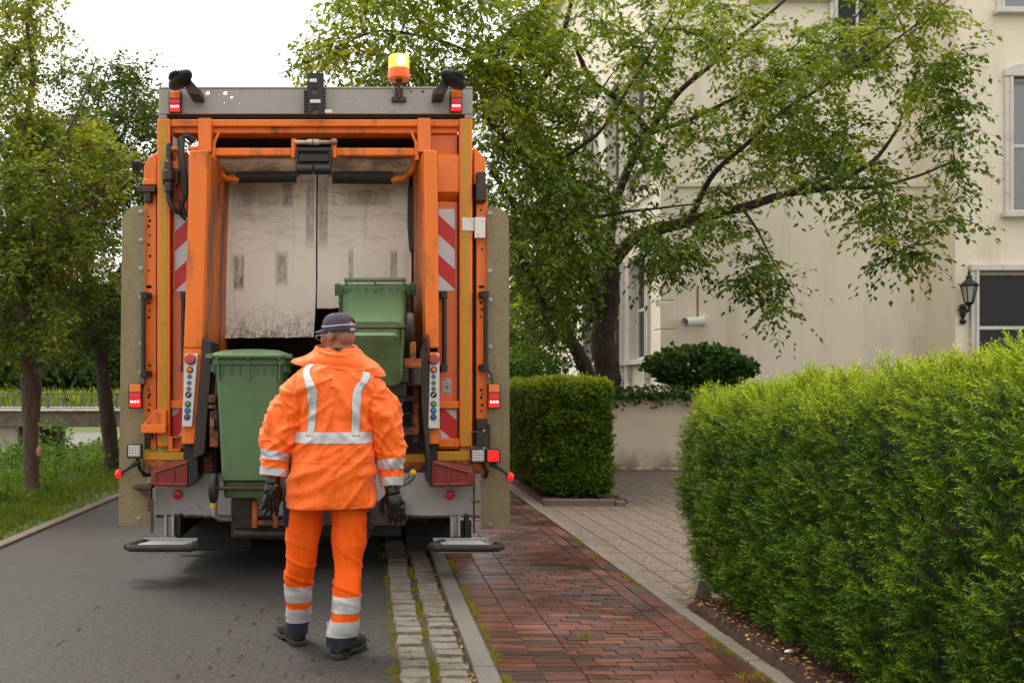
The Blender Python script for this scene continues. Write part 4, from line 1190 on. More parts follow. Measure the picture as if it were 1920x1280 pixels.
b.build('eyes', mat('eye_white', (.6, .58, .55), .2), body)
b = MB()                                              # short hair below the cap
hk = len(b.v)
for i in range(15):
    for j in range(7):
        a = math.pi + math.pi * .98 * (i - 7) / 14 / 1.15; zz = -.045 + .085 * j / 6
        r = math.sqrt(max(.1, 1 - ((zz - .032) / .088) ** 2))
        b.v.append(hm @ Vector((math.sin(a) * .0785 * r, -.014 + math.cos(a) * .1 * r, zz)) + hd)
b.f = [(i * 7 + j, i * 7 + j + 1, (i + 1) * 7 + j + 1, (i + 1) * 7 + j) for i in range(14) for j in range(6)]; b.m = [0] * len(b.f)
b.build('hair', M['stubble'], body)

# --- jacket
def jd(t, a, p):
    q = Vector((p.x * 1.0, p.y, p.z * 1.5))
    lo = sm(t, .55, .15); up = sm(t, .50, .75); x = p.x - BX
    d = .010 * mn.noise(q * 5 + Vector((3, 1, 0)))
    fl = lambda ux, uz, fa, fb, s: mn.noise(Vector(((x * ux + p.z * uz) * fa, s * 3.1 + p.y * 2, (x * uz - p.z * ux) * fb)))
    d += lo * (.016 * crease(fl(-.50, .87, 6.5, 1.6, 2), .13) + .011 * crease(fl(-.62, .78, 11, 2.4, 5), .12) + .012 * fl(-.5, .87, 9, 2, 7) - .008)
    sx_ = 1 if x > 0 else -1
    d += (1 - lo) * (.013 * crease(fl(.80, .6 * sx_, 6.5, 1.7, 8), .13) + .009 * crease(fl(.5, .87 * sx_, 11, 2.6, 4), .11) - .006)
    d += .003 * mn.noise(p * 24)
    d += .012 * math.exp(-((t - .06) / .03) ** 2) * (mn.noise(Vector((math.cos(a) * 5, math.sin(a) * 5, 2))))      # gathered hem
    blade = math.exp(-(((t - .70) / .13) ** 2)) * sm(-math.sin(a), .1, .7)
    d += blade * .014 * (abs(math.cos(a)) * 2 - .6)
    d -= .010 * math.exp(-((t - .47) / .05) ** 2)
    return d
def jr(z, px, rx, ry, dy=0, p=2.5, sl=0.0): return (Vector((P(px, 730, PY).x, PY + dy, z)), rx, ry, Vector((1, 0, sl)), YY, p)
JR = [jr(.775, 621, .236, .165, -.02, 2.5, .02), jr(.80, 621, .243, .170, -.02, 2.5, .02), jr(.92, 622, .238, .170, -.02, 2.5), jr(1.04, 624, .226, .163, -.015), jr(1.15, 626, .212, .157, -.005), jr(1.26, 628, .210, .156, 0), jr(1.36, 630, .218, .155, .01, 2.5, -.03),
      jr(1.44, 632, .222, .146, .02, 2.4, -.06), jr(1.50, 633, .198, .128, .03, 2.3, -.07), jr(1.545, 634, .150, .105, .035, 2.2, -.05), jr(1.58, 634, .10, .085, .04, 2)]
jl = Loft(JR, jd)
b = MB(); jl.mesh(b, 0, 1, nt=130, na=210, cap0=False)
jl.mesh(b, 0, .3, nt=8, na=60, off=-.03, cap0=False, cap1=False)
jacket = b.build('jacket', M['hivis'], body, smooth=180)
b = MB()
ZT = lambda z: next((i + (z - JR[i][0].z) / (JR[i + 1][0].z - JR[i][0].z)) / (len(JR) - 1) for i in range(len(JR) - 1) if JR[i + 1][0].z >= z)
jl.mesh(b, ZT(1.118), ZT(1.176), nt=8, na=110, off=.0045, thick=.004)
b.build('waist_band', M['silver'], jacket, smooth=60)
for ac, s_ in ((R(239.5), -1), (R(299.5), 1)):
    b = MB(); rows = 60
    for i in range(rows + 1):
        t = ZT(1.155) + (ZT(1.525) - ZT(1.155)) * i / rows; z = 1.155 + .37 * i / rows
        c_ = ac + s_ * (R(17) * sm(z, 1.33, 1.50) - R(3) * sm(z, 1.18, 1.33) * (1 - sm(z, 1.36, 1.48)))
        hw_ = .0265 / max(.11, jl.ring(t)[1])
        for k in range(5): b.v.append(jl.pt(t, c_ + hw_ * (k / 2 - 1), .006))
    b.f = [(i * 5 + k, i * 5 + k + 1, (i + 1) * 5 + k + 1, (i + 1) * 5 + k) for i in range(rows) for k in range(4)]; b.m = [0] * len(b.f)
    o = b.build('brace_band', M['silver'], jacket, smooth=180); md = o.modifiers.new('thick', 'SOLIDIFY'); md.thickness = .004
b = MB(); jl.mesh(b, ZT(1.016), ZT(1.022), math.pi * .98, math.pi * 2.02, nt=1, na=70, off=.003, thick=.004); b.build('seam', M['hivis'], jacket)

def sleeve(A, rr, seed):
    rs = []
    for i, c0 in enumerate(A):
        d = (A[min(i + 1, len(A) - 1)] - A[max(i - 1, 0)]).normalized()
        u = d.cross(YY).normalized(); u = u if u.x > 0 else -u
        rs.append((c0, rr[i], rr[i] * .98, u, d.cross(u).normalized() * (1 if d.cross(u).y > 0 else -1), 2.2))
    def sd(t, a, p):
        elb = math.exp(-((t - .52) / .22) ** 2)
        d = .011 * mn.noise(p * 9 + Vector((seed, 0, 0)))
        sw = math.sin(a + (0.6 if seed < 5 else 2.2))
        n1 = mn.noise(Vector((t * 6.5 + sw * .9, math.cos(a) * .7 + seed, math.sin(a) * .7))); n2 = mn.noise(Vector((t * 11 - sw * 1.5, math.cos(a) * .9, math.sin(a) * .9 + seed)))
        d += (.008 + .010 * elb) * crease(n1, .15) + (.006 + .004 * elb) * crease(n2, .12) + .008 * n1 - .006
        return d * (1 - .8 * sm(t, .8, .95))
    return Loft(rs, sd)
SL = [P(588, 702, PY + .02), P(572, 722, PY + .01), P(548, 760, PY), P(532, 800, PY), P(520, 842, PY - .02), P(516, 868, PY - .03), P(513, 893, PY - .04)]
SR = [P(674, 710, PY + .02), P(689, 730, PY + .01), P(711, 762, PY), P(724, 804, PY), P(731, 846, PY - .01), P(733, 880, PY - .02), P(734, 911, PY - .03)]
for A, rr, seed, bands in ((SL, [.068, .088, .102, .104, .090, .080, .073], 1, ((.70, .80), (.89, .985))), (SR, [.068, .086, .096, .095, .082, .069, .058], 9, ((.735, .83), (.90, .985)))):
    lf = sleeve(A, rr, seed)
    b = MB(); lf.mesh(b, 0, 1, nt=110, na=90, cap1=False); lf.mesh(b, .9, 1, nt=3, na=40, off=-.012, cap0=False, cap1=False)
    sl = b.build('sleeve', M['hivis'], jacket, smooth=180)
    for t0, t1 in bands:
        b = MB(); lf.mesh(b, t0, t1, nt=8, na=56, off=.0035, thick=.003); b.build('sleeve_band', M['silver'], sl, smooth=60)

# wide loose collar lying over the shoulders
def cr_(z, px, rx, ry, dy, sl=0, p=2.2): return (Vector((P(px, 730, PY).x, PY + dy, z)), rx, ry, Vector((1, 0, sl)), Vector((0, 1, .18)), p)
CR = [cr_(1.512, 634, .262, .118, .035, -.14, 2.0), cr_(1.535, 634, .246, .122, .035, -.12, 2.0), cr_(1.562, 633, .200, .124, .035, -.07), cr_(1.590, 632, .155, .117, .035, -.03), cr_(1.618, 631, .122, .106, .04), cr_(1.634, 631, .112, .102, .04), cr_(1.618, 631, .10, .092, .04)]
def cd(t, a, p): return .008 * mn.noise(p * 9) + .009 * crease(mn.noise(Vector((p.x * 4 + p.z * 5, p.y * 3, p.z * 10))), .13) - .004 + .012 * sm(t, .4, .0) * mn.noise(Vector((math.cos(a) * 2.4, math.sin(a) * 2.4, 1)))
cl = Loft(CR, cd); b = MB(); cl.mesh(b, 0, 1, nt=36, na=90, thick=.006)
col_o = b.build('collar', M['hivis'], jacket, smooth=100)
b = MB(); q = cl.pt(.83, R(272)); b.ball(q, (.016, .008, .011)); b.ball(q + Vector((.01, -.006, -.004)), .008); b.tube([q + Vector((-.03, 0, .003)), q, q + Vector((.03, 0, .004))], .003, 6)
b.build('toggle', M['black'], col_o)

# --- trousers
def leg_loft(pts, seed):
    def td(t, a, p):
        d = .010 * mn.noise(p * 7 + Vector((seed, 0, 0)))
        kn = math.exp(-((t - .55) / .14) ** 2); lo = math.exp(-((t - .88) / .08) ** 2)
        dg = Vector((p.x, p.y, p.z * 1.6 + p.x * .9))
        n1 = mn.noise(Vector((p.x * 3 + seed, p.y * 3, p.z * 13 + p.x * 5))); n2 = mn.noise(Vector((p.x * 16 + p.z * 3, p.y * 6, p.z * 3.0 + seed)))
        d += (.002 + .007 * kn + .005 * lo) * crease(n1, .15) + .005 * crease(n2, .12) - .004
        return d
    return Loft([(c, rx, ry, XX, YY, 2.3) for c, rx, ry in pts], td)
def V3(px, z, y): return Vector((P(px, 730, y).x, y, z))
LL = leg_loft([(V3(588, .92, PY), .105, .125), (V3(579, .80, PY), .100, .12), (V3(572, .69, PY + .02), .096, .112), (V3(568, .58, PY + .035), .090, .105), (V3(563, .45, PY + .05), .083, .098), (V3(560, .34, YL - .05), .079, .095), (V3(559, .22, YL - .02), .068, .09), (V3(559, .13, YL), .063, .084), (V3(558, .062, YL + .01), .062, .086)], 2)
LR = leg_loft([(V3(662, .92, PY), .105, .125), (V3(655, .80, PY), .105, .12), (V3(655, .69, PY - .01), .101, .112), (V3(654, .58, PY - .03), .092, .105), (V3(652, .46, PY - .05), .077, .098), (V3(651, .34, YR + .02), .076, .095), (V3(648, .22, YR), .077, .09), (V3(642, .12, YR), .077, .086), (V3(639, .06, YR), .076, .088)], 8)
b = MB(); LL.mesh(b, 0, .955, nt=110, na=80); LR.mesh(b, 0, .955, nt=110, na=80)
b.tube([(V3(588, .93, PY)), V3(625, .90, PY), V3(662, .93, PY)], [.1, .125, .1], 20)
tr_o = b.build('trousers', M['hivis_t'], body, smooth=180)
def tz(lf, z):
    lo, hi = 0, 1
    for _ in range(30):
        m = (lo + hi) / 2
        if lf.ring(m)[0].z > z: lo = m
        else: hi = m
    return lo
for lf, bands, hem in ((LL, ((.335, .245), (.205, .128)), (.128, .048)), (LR, ((.322, .238), (.196, .114)), (.114, .045))):
    for z0, z1 in bands:
        b = MB(); lf.mesh(b, tz(lf, z0), tz(lf, z1), nt=8, na=52, off=.0035, thick=.003); b.build('leg_band', M['silver'], tr_o, smooth=60)
    b = MB(); lf.mesh(b, tz(lf, hem[0]), tz(lf, hem[1]), nt=6, na=52, off=.002, thick=.006); b.build('hem', M['navy'], tr_o, smooth=60)
    b = MB(); z = .53 if lf is LL else .52; lf.mesh(b, tz(lf, z), tz(lf, z - .005), math.pi * .95, math.pi * 2.05, nt=1, na=40, off=.002, thick=.004); b.build('knee_seam', M['hivis_t'], tr_o)
b = MB(); b.obox(LL.pt(.2, R(185), .012), (.035, .05, .14)); b.obox(LR.pt(.24, R(-8), .006), (.03, .05, .10), (0, R(-6), 0)); b.obox(LR.pt(.33, R(-5), .004), (.02, .03, .04)); b.build('pocket', M['navy'], tr_o, bevel=.01)
b = MB(); q = LR.pt(tz(LR, .15), R(172), .003); b.obox(q, (.004, .02, .05), (0, R(-4), 0)); b.build('label_tag', M['white_paint'], tr_o)

# --- boots
def boot(heel, ang, tilt=0):
    m4 = Matrix.Translation(heel) @ Matrix.Rotation(R(ang), 4, 'Z') @ Matrix.Rotation(R(tilt), 4, 'X')
    def ring(y, hw, z0, h, p=2.6): return (Vector((0, y, z0 + h / 2)), hw, h / 2, XX, ZZ, p)
    lf = Loft([ring(-.012, .018, .03, .05), ring(-.004, .036, .02, .105), ring(.02, .043, .018, .125), ring(.06, .045, .018, .128), ring(.10, .045, .018, .118), ring(.15, .047, .018, .092), ring(.20, .050, .018, .075), ring(.25, .046, .018, .062), ring(.285, .032, .02, .046), ring(.298, .012, .026, .026)])
    b = MB(); lf.mesh(b, 0, 1, nt=40, na=30); lf2 = Loft([(Vector((0, .045, .08)), .042, .048, XX, YY, 2), (Vector((0, .045, .10)), .042, .046, XX, YY, 2), (Vector((0, .048, .125)), .042, .045, XX, YY, 2)]); lf2.mesh(b, 0, 1, nt=6, na=24)
    b.xf(m4); o = b.build('boot', mat('boot_leather', (.012, .012, .012), .42, 0, .3, 20, bump=.35, bs=90, dirt=(.06, .05, .045), da=.5, ds=14, thr=.58), body, smooth=60)
    b = MB(); prof = []
    ys = [-.016, -.004, .03, .07, .10, .13, .17, .21, .25, .285, .303]; ws = [.022, .040, .047, .046, .042, .045, .051, .054, .050, .036, .016]
    n = len(ys); top = []; bot = []
    for y, w in zip(ys, ws):
        ht = .030 + .008 * math.sin(y * 60); hb = .012 if .095 < y < .14 else 0
        for s_ in (-1, 1): b.v += [Vector((s_ * w, y, ht)), Vector((s_ * w * .96, y, hb))]
    for i in range(n - 1):
        q = i * 4; b.f += [(q, q + 2, q + 6, q + 4), (q + 1, q + 5, q + 7, q + 3), (q, q + 4, q + 5, q + 1), (q + 2, q + 3, q + 7, q + 6)]
    b.f += [(0, 1, 3, 2), (4 * n - 4, 4 * n - 2, 4 * n - 1, 4 * n - 3)]; b.m = [0] * len(b.f)
    b.xf(m4); b.build('sole', M['rubber'], o, bevel=.006)
boot(Vector((P(562, 730, 5.55).x, 5.535, .002)), 24)
boot(Vector((P(630, 730, 5.27).x, 5.262, .002)), -27)
b = MB(); q = V3(631, .135, YR - .075); b.obox(Vector((P(640, 1196, 5.25).x, 5.262, .048 + .055)), (.045, .01, .012)); b.build('sock', M['white_paint'], body, bevel=.004)

# --- gloves: palm, thumb and five curled fingers grown into one skin each
M['glove'] = mat('black_glove', (.006, .0058, .0058), .30, 0, .3, 20, bump=.6, bs=26, dirt=(.03, .008, .008), da=.6, ds=9, thr=.66, coat=.1)
def glove(wrist, rot, mir, fingers, thumb):
    """Hand hanging down -Z, back of the hand towards -Y, thumb towards +X (mir flips it)."""
    b = MB()
    b.tube([(0, .004, .05), (0, .002, .01), (0, 0, -.02)], [.042, .037, .036], 16)
    b.ball((0, 0, -.052), (.043, .022, .052), 18, 12); b.ball((.012, .004, -.03), (.034, .021, .034), 14, 10)
    for k, (x, ln, cu, sp_) in enumerate(fingers):
        p = Vector((x, 0, -.092)); a = cu * .35; pts = [Vector((x * .8, 0, -.06)), p]; sx = sp_
        for seg in (ln * .45, ln * .32, ln * .23):
            d = Vector((math.sin(sx) , math.sin(a), -math.cos(a))).normalized(); p = p + d * seg; pts.append(p.copy()); a += cu * .8
        b.tube(pts, [.0115, .0115, .0108, .0098, .0088], 10); b.ball(pts[-1], .0088, 10, 6)
    q0 = Vector((.030, .004, -.030)); pts = [q0] + [Vector(p) for p in thumb]
    b.tube(pts, [.016, .0145, .0128, .0110][:len(pts)], 10); b.ball(pts[-1], .011, 10, 6)
    for i, v in enumerate(b.v): b.v[i] = Vector((v.x * mir, v.y, v.z)) * 1.12
    b.xf(Matrix.Translation(wrist) @ Euler(rot).to_matrix().to_4x4())
    o = b.build('glove', M['glove'], body)
    remesh(o, .0032, 2)
    me = o.data; off = wloc(body)
    cs = np.empty(len(me.vertices) * 3); me.vertices.foreach_get('co', cs); cs = cs.reshape(-1, 3)
    for i, c0 in enumerate(cs):
        cs[i] += np.array(mn.noise_vector(Vector(c0) * 55)) * .0016
    me.vertices.foreach_set('co', cs.ravel())
FL = [(.030, .078, .35, .10), (.010, .088, .42, .03), (-.011, .082, .5, -.03), (-.031, .064, .6, -.10)]
FR = [(.030, .078, .55, .16), (.010, .088, .5, .05), (-.011, .082, .45, -.02), (-.031, .066, .4, -.08)]
glove(P(512, 899, PY - .05), (R(-4), R(6), R(28)), 1, FL, [(.052, .02, -.055), (.056, .03, -.085), (.05, .036, -.108)])
glove(P(736, 918, PY - .05), (R(-3), R(-10), R(-12)), -1, FR, [(.058, .012, -.045), (.070, .018, -.078), (.066, .024, -.104)])

# --- cap and glasses
def H_(v): return hm @ Vector(v) + hd
M['cap'] = mat('cap_cloth', (.050, .038, .066), .85, 0, .2, 20, bump=.25, bs=240, dirt=(.07, .055, .07), da=.4, ds=8, thr=.56)
b = MB(); NA, NR = 48, 16; n0 = 0
for j in range(NR + 1):
    for i in range(NA):
        a = 2 * math.pi * i / NA; e = (math.pi / 2) * j / NR
        base = .028 - .010 * math.cos(a) * -1 * 0
        z = .020 + .100 * math.sin(e) ** .92; r = math.cos(e) ** .58 * (1 - .018 * math.exp(-((math.sin(3 * a)) / .12) ** 2) + .02 * mn.noise(Vector((a * 1.5, e * 3, 0))))
        front = max(0, math.cos(a)) ** 2
        b.v.append(H_((math.sin(a) * .0845 * r, -.014 + math.cos(a) * .107 * r, z + .006 * front * math.cos(e) - .010 * (1 - front) * math.cos(e))))
for j in range(NR):
    for i in range(NA):
        a = (i + .5) / NA * 2 * math.pi; da = abs(a - math.pi)
        if j > 1 and (da / .42) ** 2 + ((j - 1.5) / 4.4) ** 2 < 1: continue       # opening above the strap
        b.f.append((j * NA + i, j * NA + (i + 1) % NA, (j + 1) * NA + (i + 1) % NA, (j + 1) * NA + i)); b.m.append(0)
cap_o = b.build('cap', M['cap'], body, smooth=180)
md = cap_o.modifiers.new('thick', 'SOLIDIFY'); md.thickness = .003
b = MB(); nu, nv = 16, 6
for j in range(nv + 1):
    for i in range(nu + 1):
        u = (i / nu - .5) * 2; v = j / nv
        a = u * 1.15
        b.v.append(H_((math.sin(a) * (.083 + .004 * v), -.014 + math.cos(a) * .105 + v * .072 * (1 - abs(u) ** 2.5) * 1.0, .034 - v * .010 - .018 * u * u * v)))
b.f = [(j * (nu + 1) + i, j * (nu + 1) + i + 1, (j + 1) * (nu + 1) + i + 1, (j + 1) * (nu + 1) + i) for j in range(nv) for i in range(nu)]; b.m = [0] * len(b.f)
br_o = b.build('brim', M['cap'], cap_o, smooth=180); md = br_o.modifiers.new('thick', 'SOLIDIFY'); md.thickness = .004
b = MB(); pts = [H_((math.sin(a) * .0832, -.014 + math.cos(a) * .1057, (.050) - .006 * (1 - max(0, math.cos(a)) ** 2))) for a in [R(30 + 300 * i / 30) for i in range(31)]]
b.tube(pts, .0024, 6); b.build('piping', M['white_paint'], cap_o)
b = MB()
for i in range(17):
    a = math.pi + .55 * (i / 16 - .5) * 2
    for z in (.006, .022): b.v.append(H_((math.sin(a) * .0855, -.014 + math.cos(a) * .1085, z)))
b.f = [(2 * i, 2 * i + 1, 2 * i + 3, 2 * i + 2) for i in range(16)]; b.m = [0] * 16
st_o = b.build('strap', M['cap'], cap_o); md = st_o.modifiers.new('thick', 'SOLIDIFY'); md.thickness = .003
b = MB()
for a, w in ((math.pi + .30, .016), (math.pi + .12, .010)): b.obox(H_((math.sin(a) * .088, -.014 + math.cos(a) * .111, .014)), (w, w, .014), (0, 0, R(56)))
b.build('buckle', M['steel'], cap_o, bevel=.003)
b = MB()
for sx in (-1, 1):
    b.tube([H_((.084 * sx, -.012, -.006)), H_((.082 * sx, .03, -.002)), H_((.074 * sx, .082, -.002)), H_((.060 * sx, .103, -.004))], .0019, 6)
    b.tube([H_((.036 * sx + .026 * math.cos(a), .103 + .006 * abs(math.cos(a)), -.008 + .019 * math.sin(a))) for a in [2 * math.pi * i / 18 for i in range(19)]], .002, 6)
b.tube([H_((-.012, .108, -.004)), H_((.012, .108, -.004))], .002, 6)
b.build('glasses', M['galv'], body)
# ================================================================== house, garden wall, lantern
t = NT('cream_stucco')
n = t.noise(.35, 6, .6); n2 = t.noise(60, 5, .7); st = t.noise(1.6, 6, .7, t.mapped((1, 1, .18))); 
c = t.mix(n, S(224, 213, 194), S(233, 223, 206)); c = t.mix(t.rng(st, .50, .72, 0, .45), c, S(178, 160, 132)); c = t.mix(t.rng(t.noise(4, 6, .7), .6, .74, 0, .3), c, S(160, 140, 112))
M['stucco'] = t.pbr(c, .9, nrm=t.bump(n2, .25, .006), spec=.2)
M['trim'] = mat('white_trim', S(206, 200, 194), .6, 0, .06, 3, dirt=(.3, .26, .2), da=.5, ds=7, thr=.6)
M['glass'] = mat('window_glass', (.008, .009, .010), .05, 0, .3, 1.2, spec=.3)
t = NT('clear_glass'); fr = t.n('Fresnel'); fr.inputs[0].default_value = 1.5; tr = t.n('BsdfTransparent'); tr.inputs[0].default_value = (.75, .78, .78, 1); gl = t.n('BsdfGlossy'); gl.inputs['Roughness'].default_value = .03
mx = t.n('MixShader'); t.l(t.math('ADD', fr.outputs[0], .06), mx.inputs[0]); t.l(tr.outputs[0], mx.inputs[1]); t.l(gl.outputs[0], mx.inputs[2]); t.l(mx.outputs[0], t.out.inputs[0]); M['clear'] = t.m
M['room'] = mat('dark_room', (.015, .014, .013), .9)
M['curtain'] = mat('net_curtain', (.66, .66, .64), .9, 0, .15, 9, stretch=(6, 6, .4))
house = empty('house', (9, 20.5, 0), 'cream stucco town house with white framed windows, partly behind the overhanging tree', 'house')
XH, YH, XG, YG = 5.9, 20.5, 11.27, 19.5
b = MB(); b.box(XH, YH, 0, XG + .5, 36, 13.5); o = b.build('gable_wall', M['stucco'], house)
c = MB()
def hole_side(y0, y1, z0, z1): c.box(XH - .2, y0, z0, XH + .3, y1, z1)
SIDE = [(21.45, 22.75, 2.05, 4.25), (23.6, 24.9, 2.05, 4.25), (26.3, 27.6, 2.05, 4.25), (21.45, 22.75, 6.2, 8.6), (23.6, 24.9, 6.2, 8.6), (26.3, 27.6, 6.2, 8.6)]
for w in SIDE: hole_side(*w)
def pr(px0, py0, px1, py1, Y):
    a, d = P(px0, py0, Y), P(px1, py1, Y); return a.x, d.x, d.z, a.z
GAB = [pr(1568, -120, 1657, 133, YH), pr(1422, -260, 1540, -6, YH)]
for x0, x1, z0, z1 in GAB: c.box(x0, YH - .2, z0, x1, YH + .35, z1)
cut(o, c)
b = MB(); b.box(XG, YG, 0, 22, 36, 14); o = b.build('front_block', M['stucco'], house)
FRONT = [pr(1832, 508, 1975, 720, YG), pr(1896, 145, 2040, 398, YG), pr(1880, -240, 2030, 18, YG)]
c = MB()
for i, (x0, x1, z0, z1) in enumerate(FRONT):
    c.box(x0, YG - .2, z0, x1, YG + .35, z1)
cut(o, c)
def window(x0, x1, z0, z1, Y, side=False, rows=1, blind=False, out=.07, surround=.14, sill=True, arch=False, dark=False):
    """Sash window in the wall plane; side=True puts it in the wall that looks towards -X."""
    T = (lambda x, y, z: (XH + (y - YH), x, z)) if side else (lambda x, y, z: (x, y, z))
    Yw = YH if side else Y
    def bx(b, xa, ya, za, xb, yb, zb):
        p, q = T(xa, ya, za), T(xb, yb, zb); b.box(min(p[0], q[0]), min(p[1], q[1]), min(p[2], q[2]), max(p[0], q[0]), max(p[1], q[1]), max(p[2], q[2]))
    s = surround
    b = MB(); fr = .07
    bx(b, x0, Yw + .10, z0, x0 + fr, Yw + .17, z1); bx(b, x1 - fr, Yw + .10, z0, x1, Yw + .17, z1); bx(b, x0 + fr, Yw + .10, z1 - fr, x1 - fr, Yw + .17, z1); bx(b, x0 + fr, Yw + .10, z0, x1 - fr, Yw + .17, z0 + fr)
    for k in range(1, rows + 1):
        z = z0 + (z1 - z0) * k / (rows + 1); bx(b, x0 + fr, Yw + .105, z - .035, x1 - fr, Yw + .165, z + .035)
    if not dark: bx(b, (x0 + x1) / 2 - .03, Yw + .107, z0 + fr, (x0 + x1) / 2 + .03, Yw + .162, z1 - fr)
    w = b.build('window', M['trim'], house, bevel=.008)
    b = MB(); bx(b, x0 + fr, Yw + .135, z0 + fr, x1 - fr, Yw + .14, z1 - fr); b.build('pane', M['clear'] if blind else M['glass'], w)
    if blind:
        b = MB(); bx(b, x0 + .01, Yw + .30, z0 + .01, x1 - .01, Yw + .34, z1 - .01); b.build('backing', M['room'], w)  # dark sheet stands in for the unlit room behind the curtains
        b = MB(); bx(b, x0 + .1, Yw + .22, z0 + .1, x0 + (x1 - x0) * .42, Yw + .24, z1 - .1); bx(b, x1 - (x1 - x0) * .3, Yw + .22, z0 + .1, x1 - .1, Yw + .24, z1 - .1); b.build('curtain', M['curtain'], w)
    b = MB()
    bx(b, x0 - s, Yw - out, z0, x0 + .01, Yw + .10, z1 + .003); bx(b, x1 - .01, Yw - out, z0, x1 + s, Yw + .10, z1 + .003)
    bx(b, x0 - s - .02, Yw - out - .03, z1, x1 + s + .02, Yw + .10, z1 + s * .8); bx(b, x0 - s * .45, Yw - out - .025, z0 + .002, x0 - .012, Yw - out + .01, z1 - .002); bx(b, x1 + .012, Yw - out - .025, z0 + .002, x1 + s * .45, Yw - out + .01, z1 - .002)
    if arch:
        n0 = len(b.v); xm, hw = (x0 + x1) / 2, (x1 - x0) / 2 + s + .01; zz = z1 + s * .8 - .01
        poly = [(xm - hw, zz)] + [(xm + hw * math.cos(a), zz + .17 * math.sin(a)) for a in [math.pi - math.pi * i / 14 for i in range(1, 14)]] + [(xm + hw, zz)]
        b.prism(poly, Yw - out - .028, Yw - .002)
    b.build('frame', M['trim'], w, bevel=.012)
    if sill:
        b = MB(); bx(b, x0 - s - .06, Yw - out - .10, z0 - .11, x1 + s + .06, Yw + .1, z0 - .002)
        if side:
            for x in (x0 - s + .02, x1 + s - .14): bx(b, x, Yw - out - .06, z0 - .42, x + .12, Yw + .02, z0 - .112); bx(b, x + .02, Yw - out - .02, z0 - .52, x + .10, Yw + .02, z0 - .42)
        b.build('sill', M['trim'], w, bevel=.012)
for i, w in enumerate(SIDE): window(*w, YH, side=True, rows=1, blind=True)
window(*GAB[0], YH, rows=2, surround=.16, sill=False); window(*GAB[1], YH, rows=1, blind=True)
window(*FRONT[0], YG, rows=1, dark=True, surround=.15, sill=False); window(*FRONT[1], YG, rows=1, blind=True, arch=True, surround=.15); window(*FRONT[2], YG, rows=1, blind=True)
b = MB()                                              # corner blocks, plinth, string course
zz = 0.3; 
while zz < 13:
    b.box(XH - .025, YH - .025, zz, XH + .28, YH + .5, zz + .56); zz += .58
b.build('corner_blocks', M['stucco'], house, bevel=.02)
b = MB(); z = P(0, 346, YH).z; b.box(XH + .29, YH - .05, z - .06, XG, YH + .1, z + .06); b.box(XH - .05, YH + .52, z - .06, XH + .1, 36, z + .06); b.box(XH - .2, YH - .2, 13.2, XG + .4, 36, 13.7)
b.build('string_course', M['stucco'], house, bevel=.02)
b = MB(); z = P(0, 128, YH).z; x0, x1 = P(1404, 0, YH).x, P(1420, 0, YH).x
b.box(x0, YH - .03, z, x1, YH + .05, z + .7); x0, x1 = P(1440, 0, YH).x, P(1478, 0, YH).x; b.box(x0, YH - .04, P(0, 48, YH).z, x1, YH + .05, P(0, 43, YH).z); b.build('wall_moulding', M['trim'], house, bevel=.01)
b = MB(); a, d = P(1318, 601, YH - .02), P(1284, 604, YH - .34)
b.tube([a, a + (d - a) * .5, d], .088, 18, cap=False); b.tube([d, a], .074, 18, cap=False)
pp_ = b.build('overflow_pipe', M['white_paint'], house)
b = MB(); b.lathe([(.12, 0), (.12, -.03), (.095, -.05)], P(1318, 601, YH), 'Y', 18); b.build('pipe_collar', M['stucco'], pp_)
b = MB(); x = P(1308, 0, YH).x
n0 = len(b.v); zs = np.linspace(P(0, 538, YH).z, P(0, 596, YH).z, 12)
for i, z in enumerate(zs):
    w = .022 + .012 * mn.noise(Vector((0, 0, i * .7))); b.v += [Vector((x - w, YH - .004, z)), Vector((x + w, YH - .004, z))]
b.f = [(2 * i, 2 * i + 1, 2 * i + 3, 2 * i + 2) for i in range(11)]; b.m = [0] * 11
b.build('rust_streak', mat('rust_stain', (.34, .17, .06), .9, 0, .3, 12), house)
b = MB(); b.box(P(1232, 0, YH).x - .04, YH - .05, P(0, 575, YH).z, P(1236, 0, YH).x, YH - .02, P(0, 562, YH).z); b.build('bell_plate', M['white_paint'], house)
b = MB(); b.prism([(XH - .5, 13.7), (XG + .6, 13.7), (XG - 1.5, 16.5), (XH + 1.5, 16.5)], YH - .4, 36.4); b.build('roof', mat('slate', (.05, .05, .055), .6), house)

# wall lantern beside the front window
q = P(1817, 545, YG - .28)
lan = empty('wall_lantern', q, 'black antique wall lantern on a curved bracket beside the ground floor window', 'lantern')
s = .0105
M['iron'] = mat('black_iron', (.022, .018, .017), .5, .3, .2, 12)
b = MB()
def z_(py): return (545 - py) * s * .98
def ringp(r, h): return [Vector((q.x + r * math.cos(R(45 + 60 * k)), q.y + r * math.sin(R(45 + 60 * k)), q.z + h)) for k in range(6)]
top, bot = ringp(.145, z_(536)), ringp(.075, z_(567))
for k in range(6): b.tube([top[k], bot[k]], .011, 6); b.tube([top[k], top[(k + 1) % 6]], .014, 6); b.tube([bot[k], bot[(k + 1) % 6]], .011, 6); b.tube([top[k], top[k] + (top[k] - Vector((q.x, q.y, top[k].z))) * .35 + Vector((0, 0, .05))], [.014, .004], 6)
b.lathe([(.165, z_(535)), (.14, z_(532)), (.06, z_(525)), (.05, z_(521)), (.055, z_(519)), (.03, z_(517)), (.02, z_(514)), (.028, z_(512)), (.012, z_(509)), (.004, z_(504))], q, 'Z', 12)
b.lathe([(.085, z_(567)), (.06, z_(570)), (.03, z_(573)), (.02, z_(576))], q, 'Z', 12)
b.build('lantern_cage', M['iron'], lan)
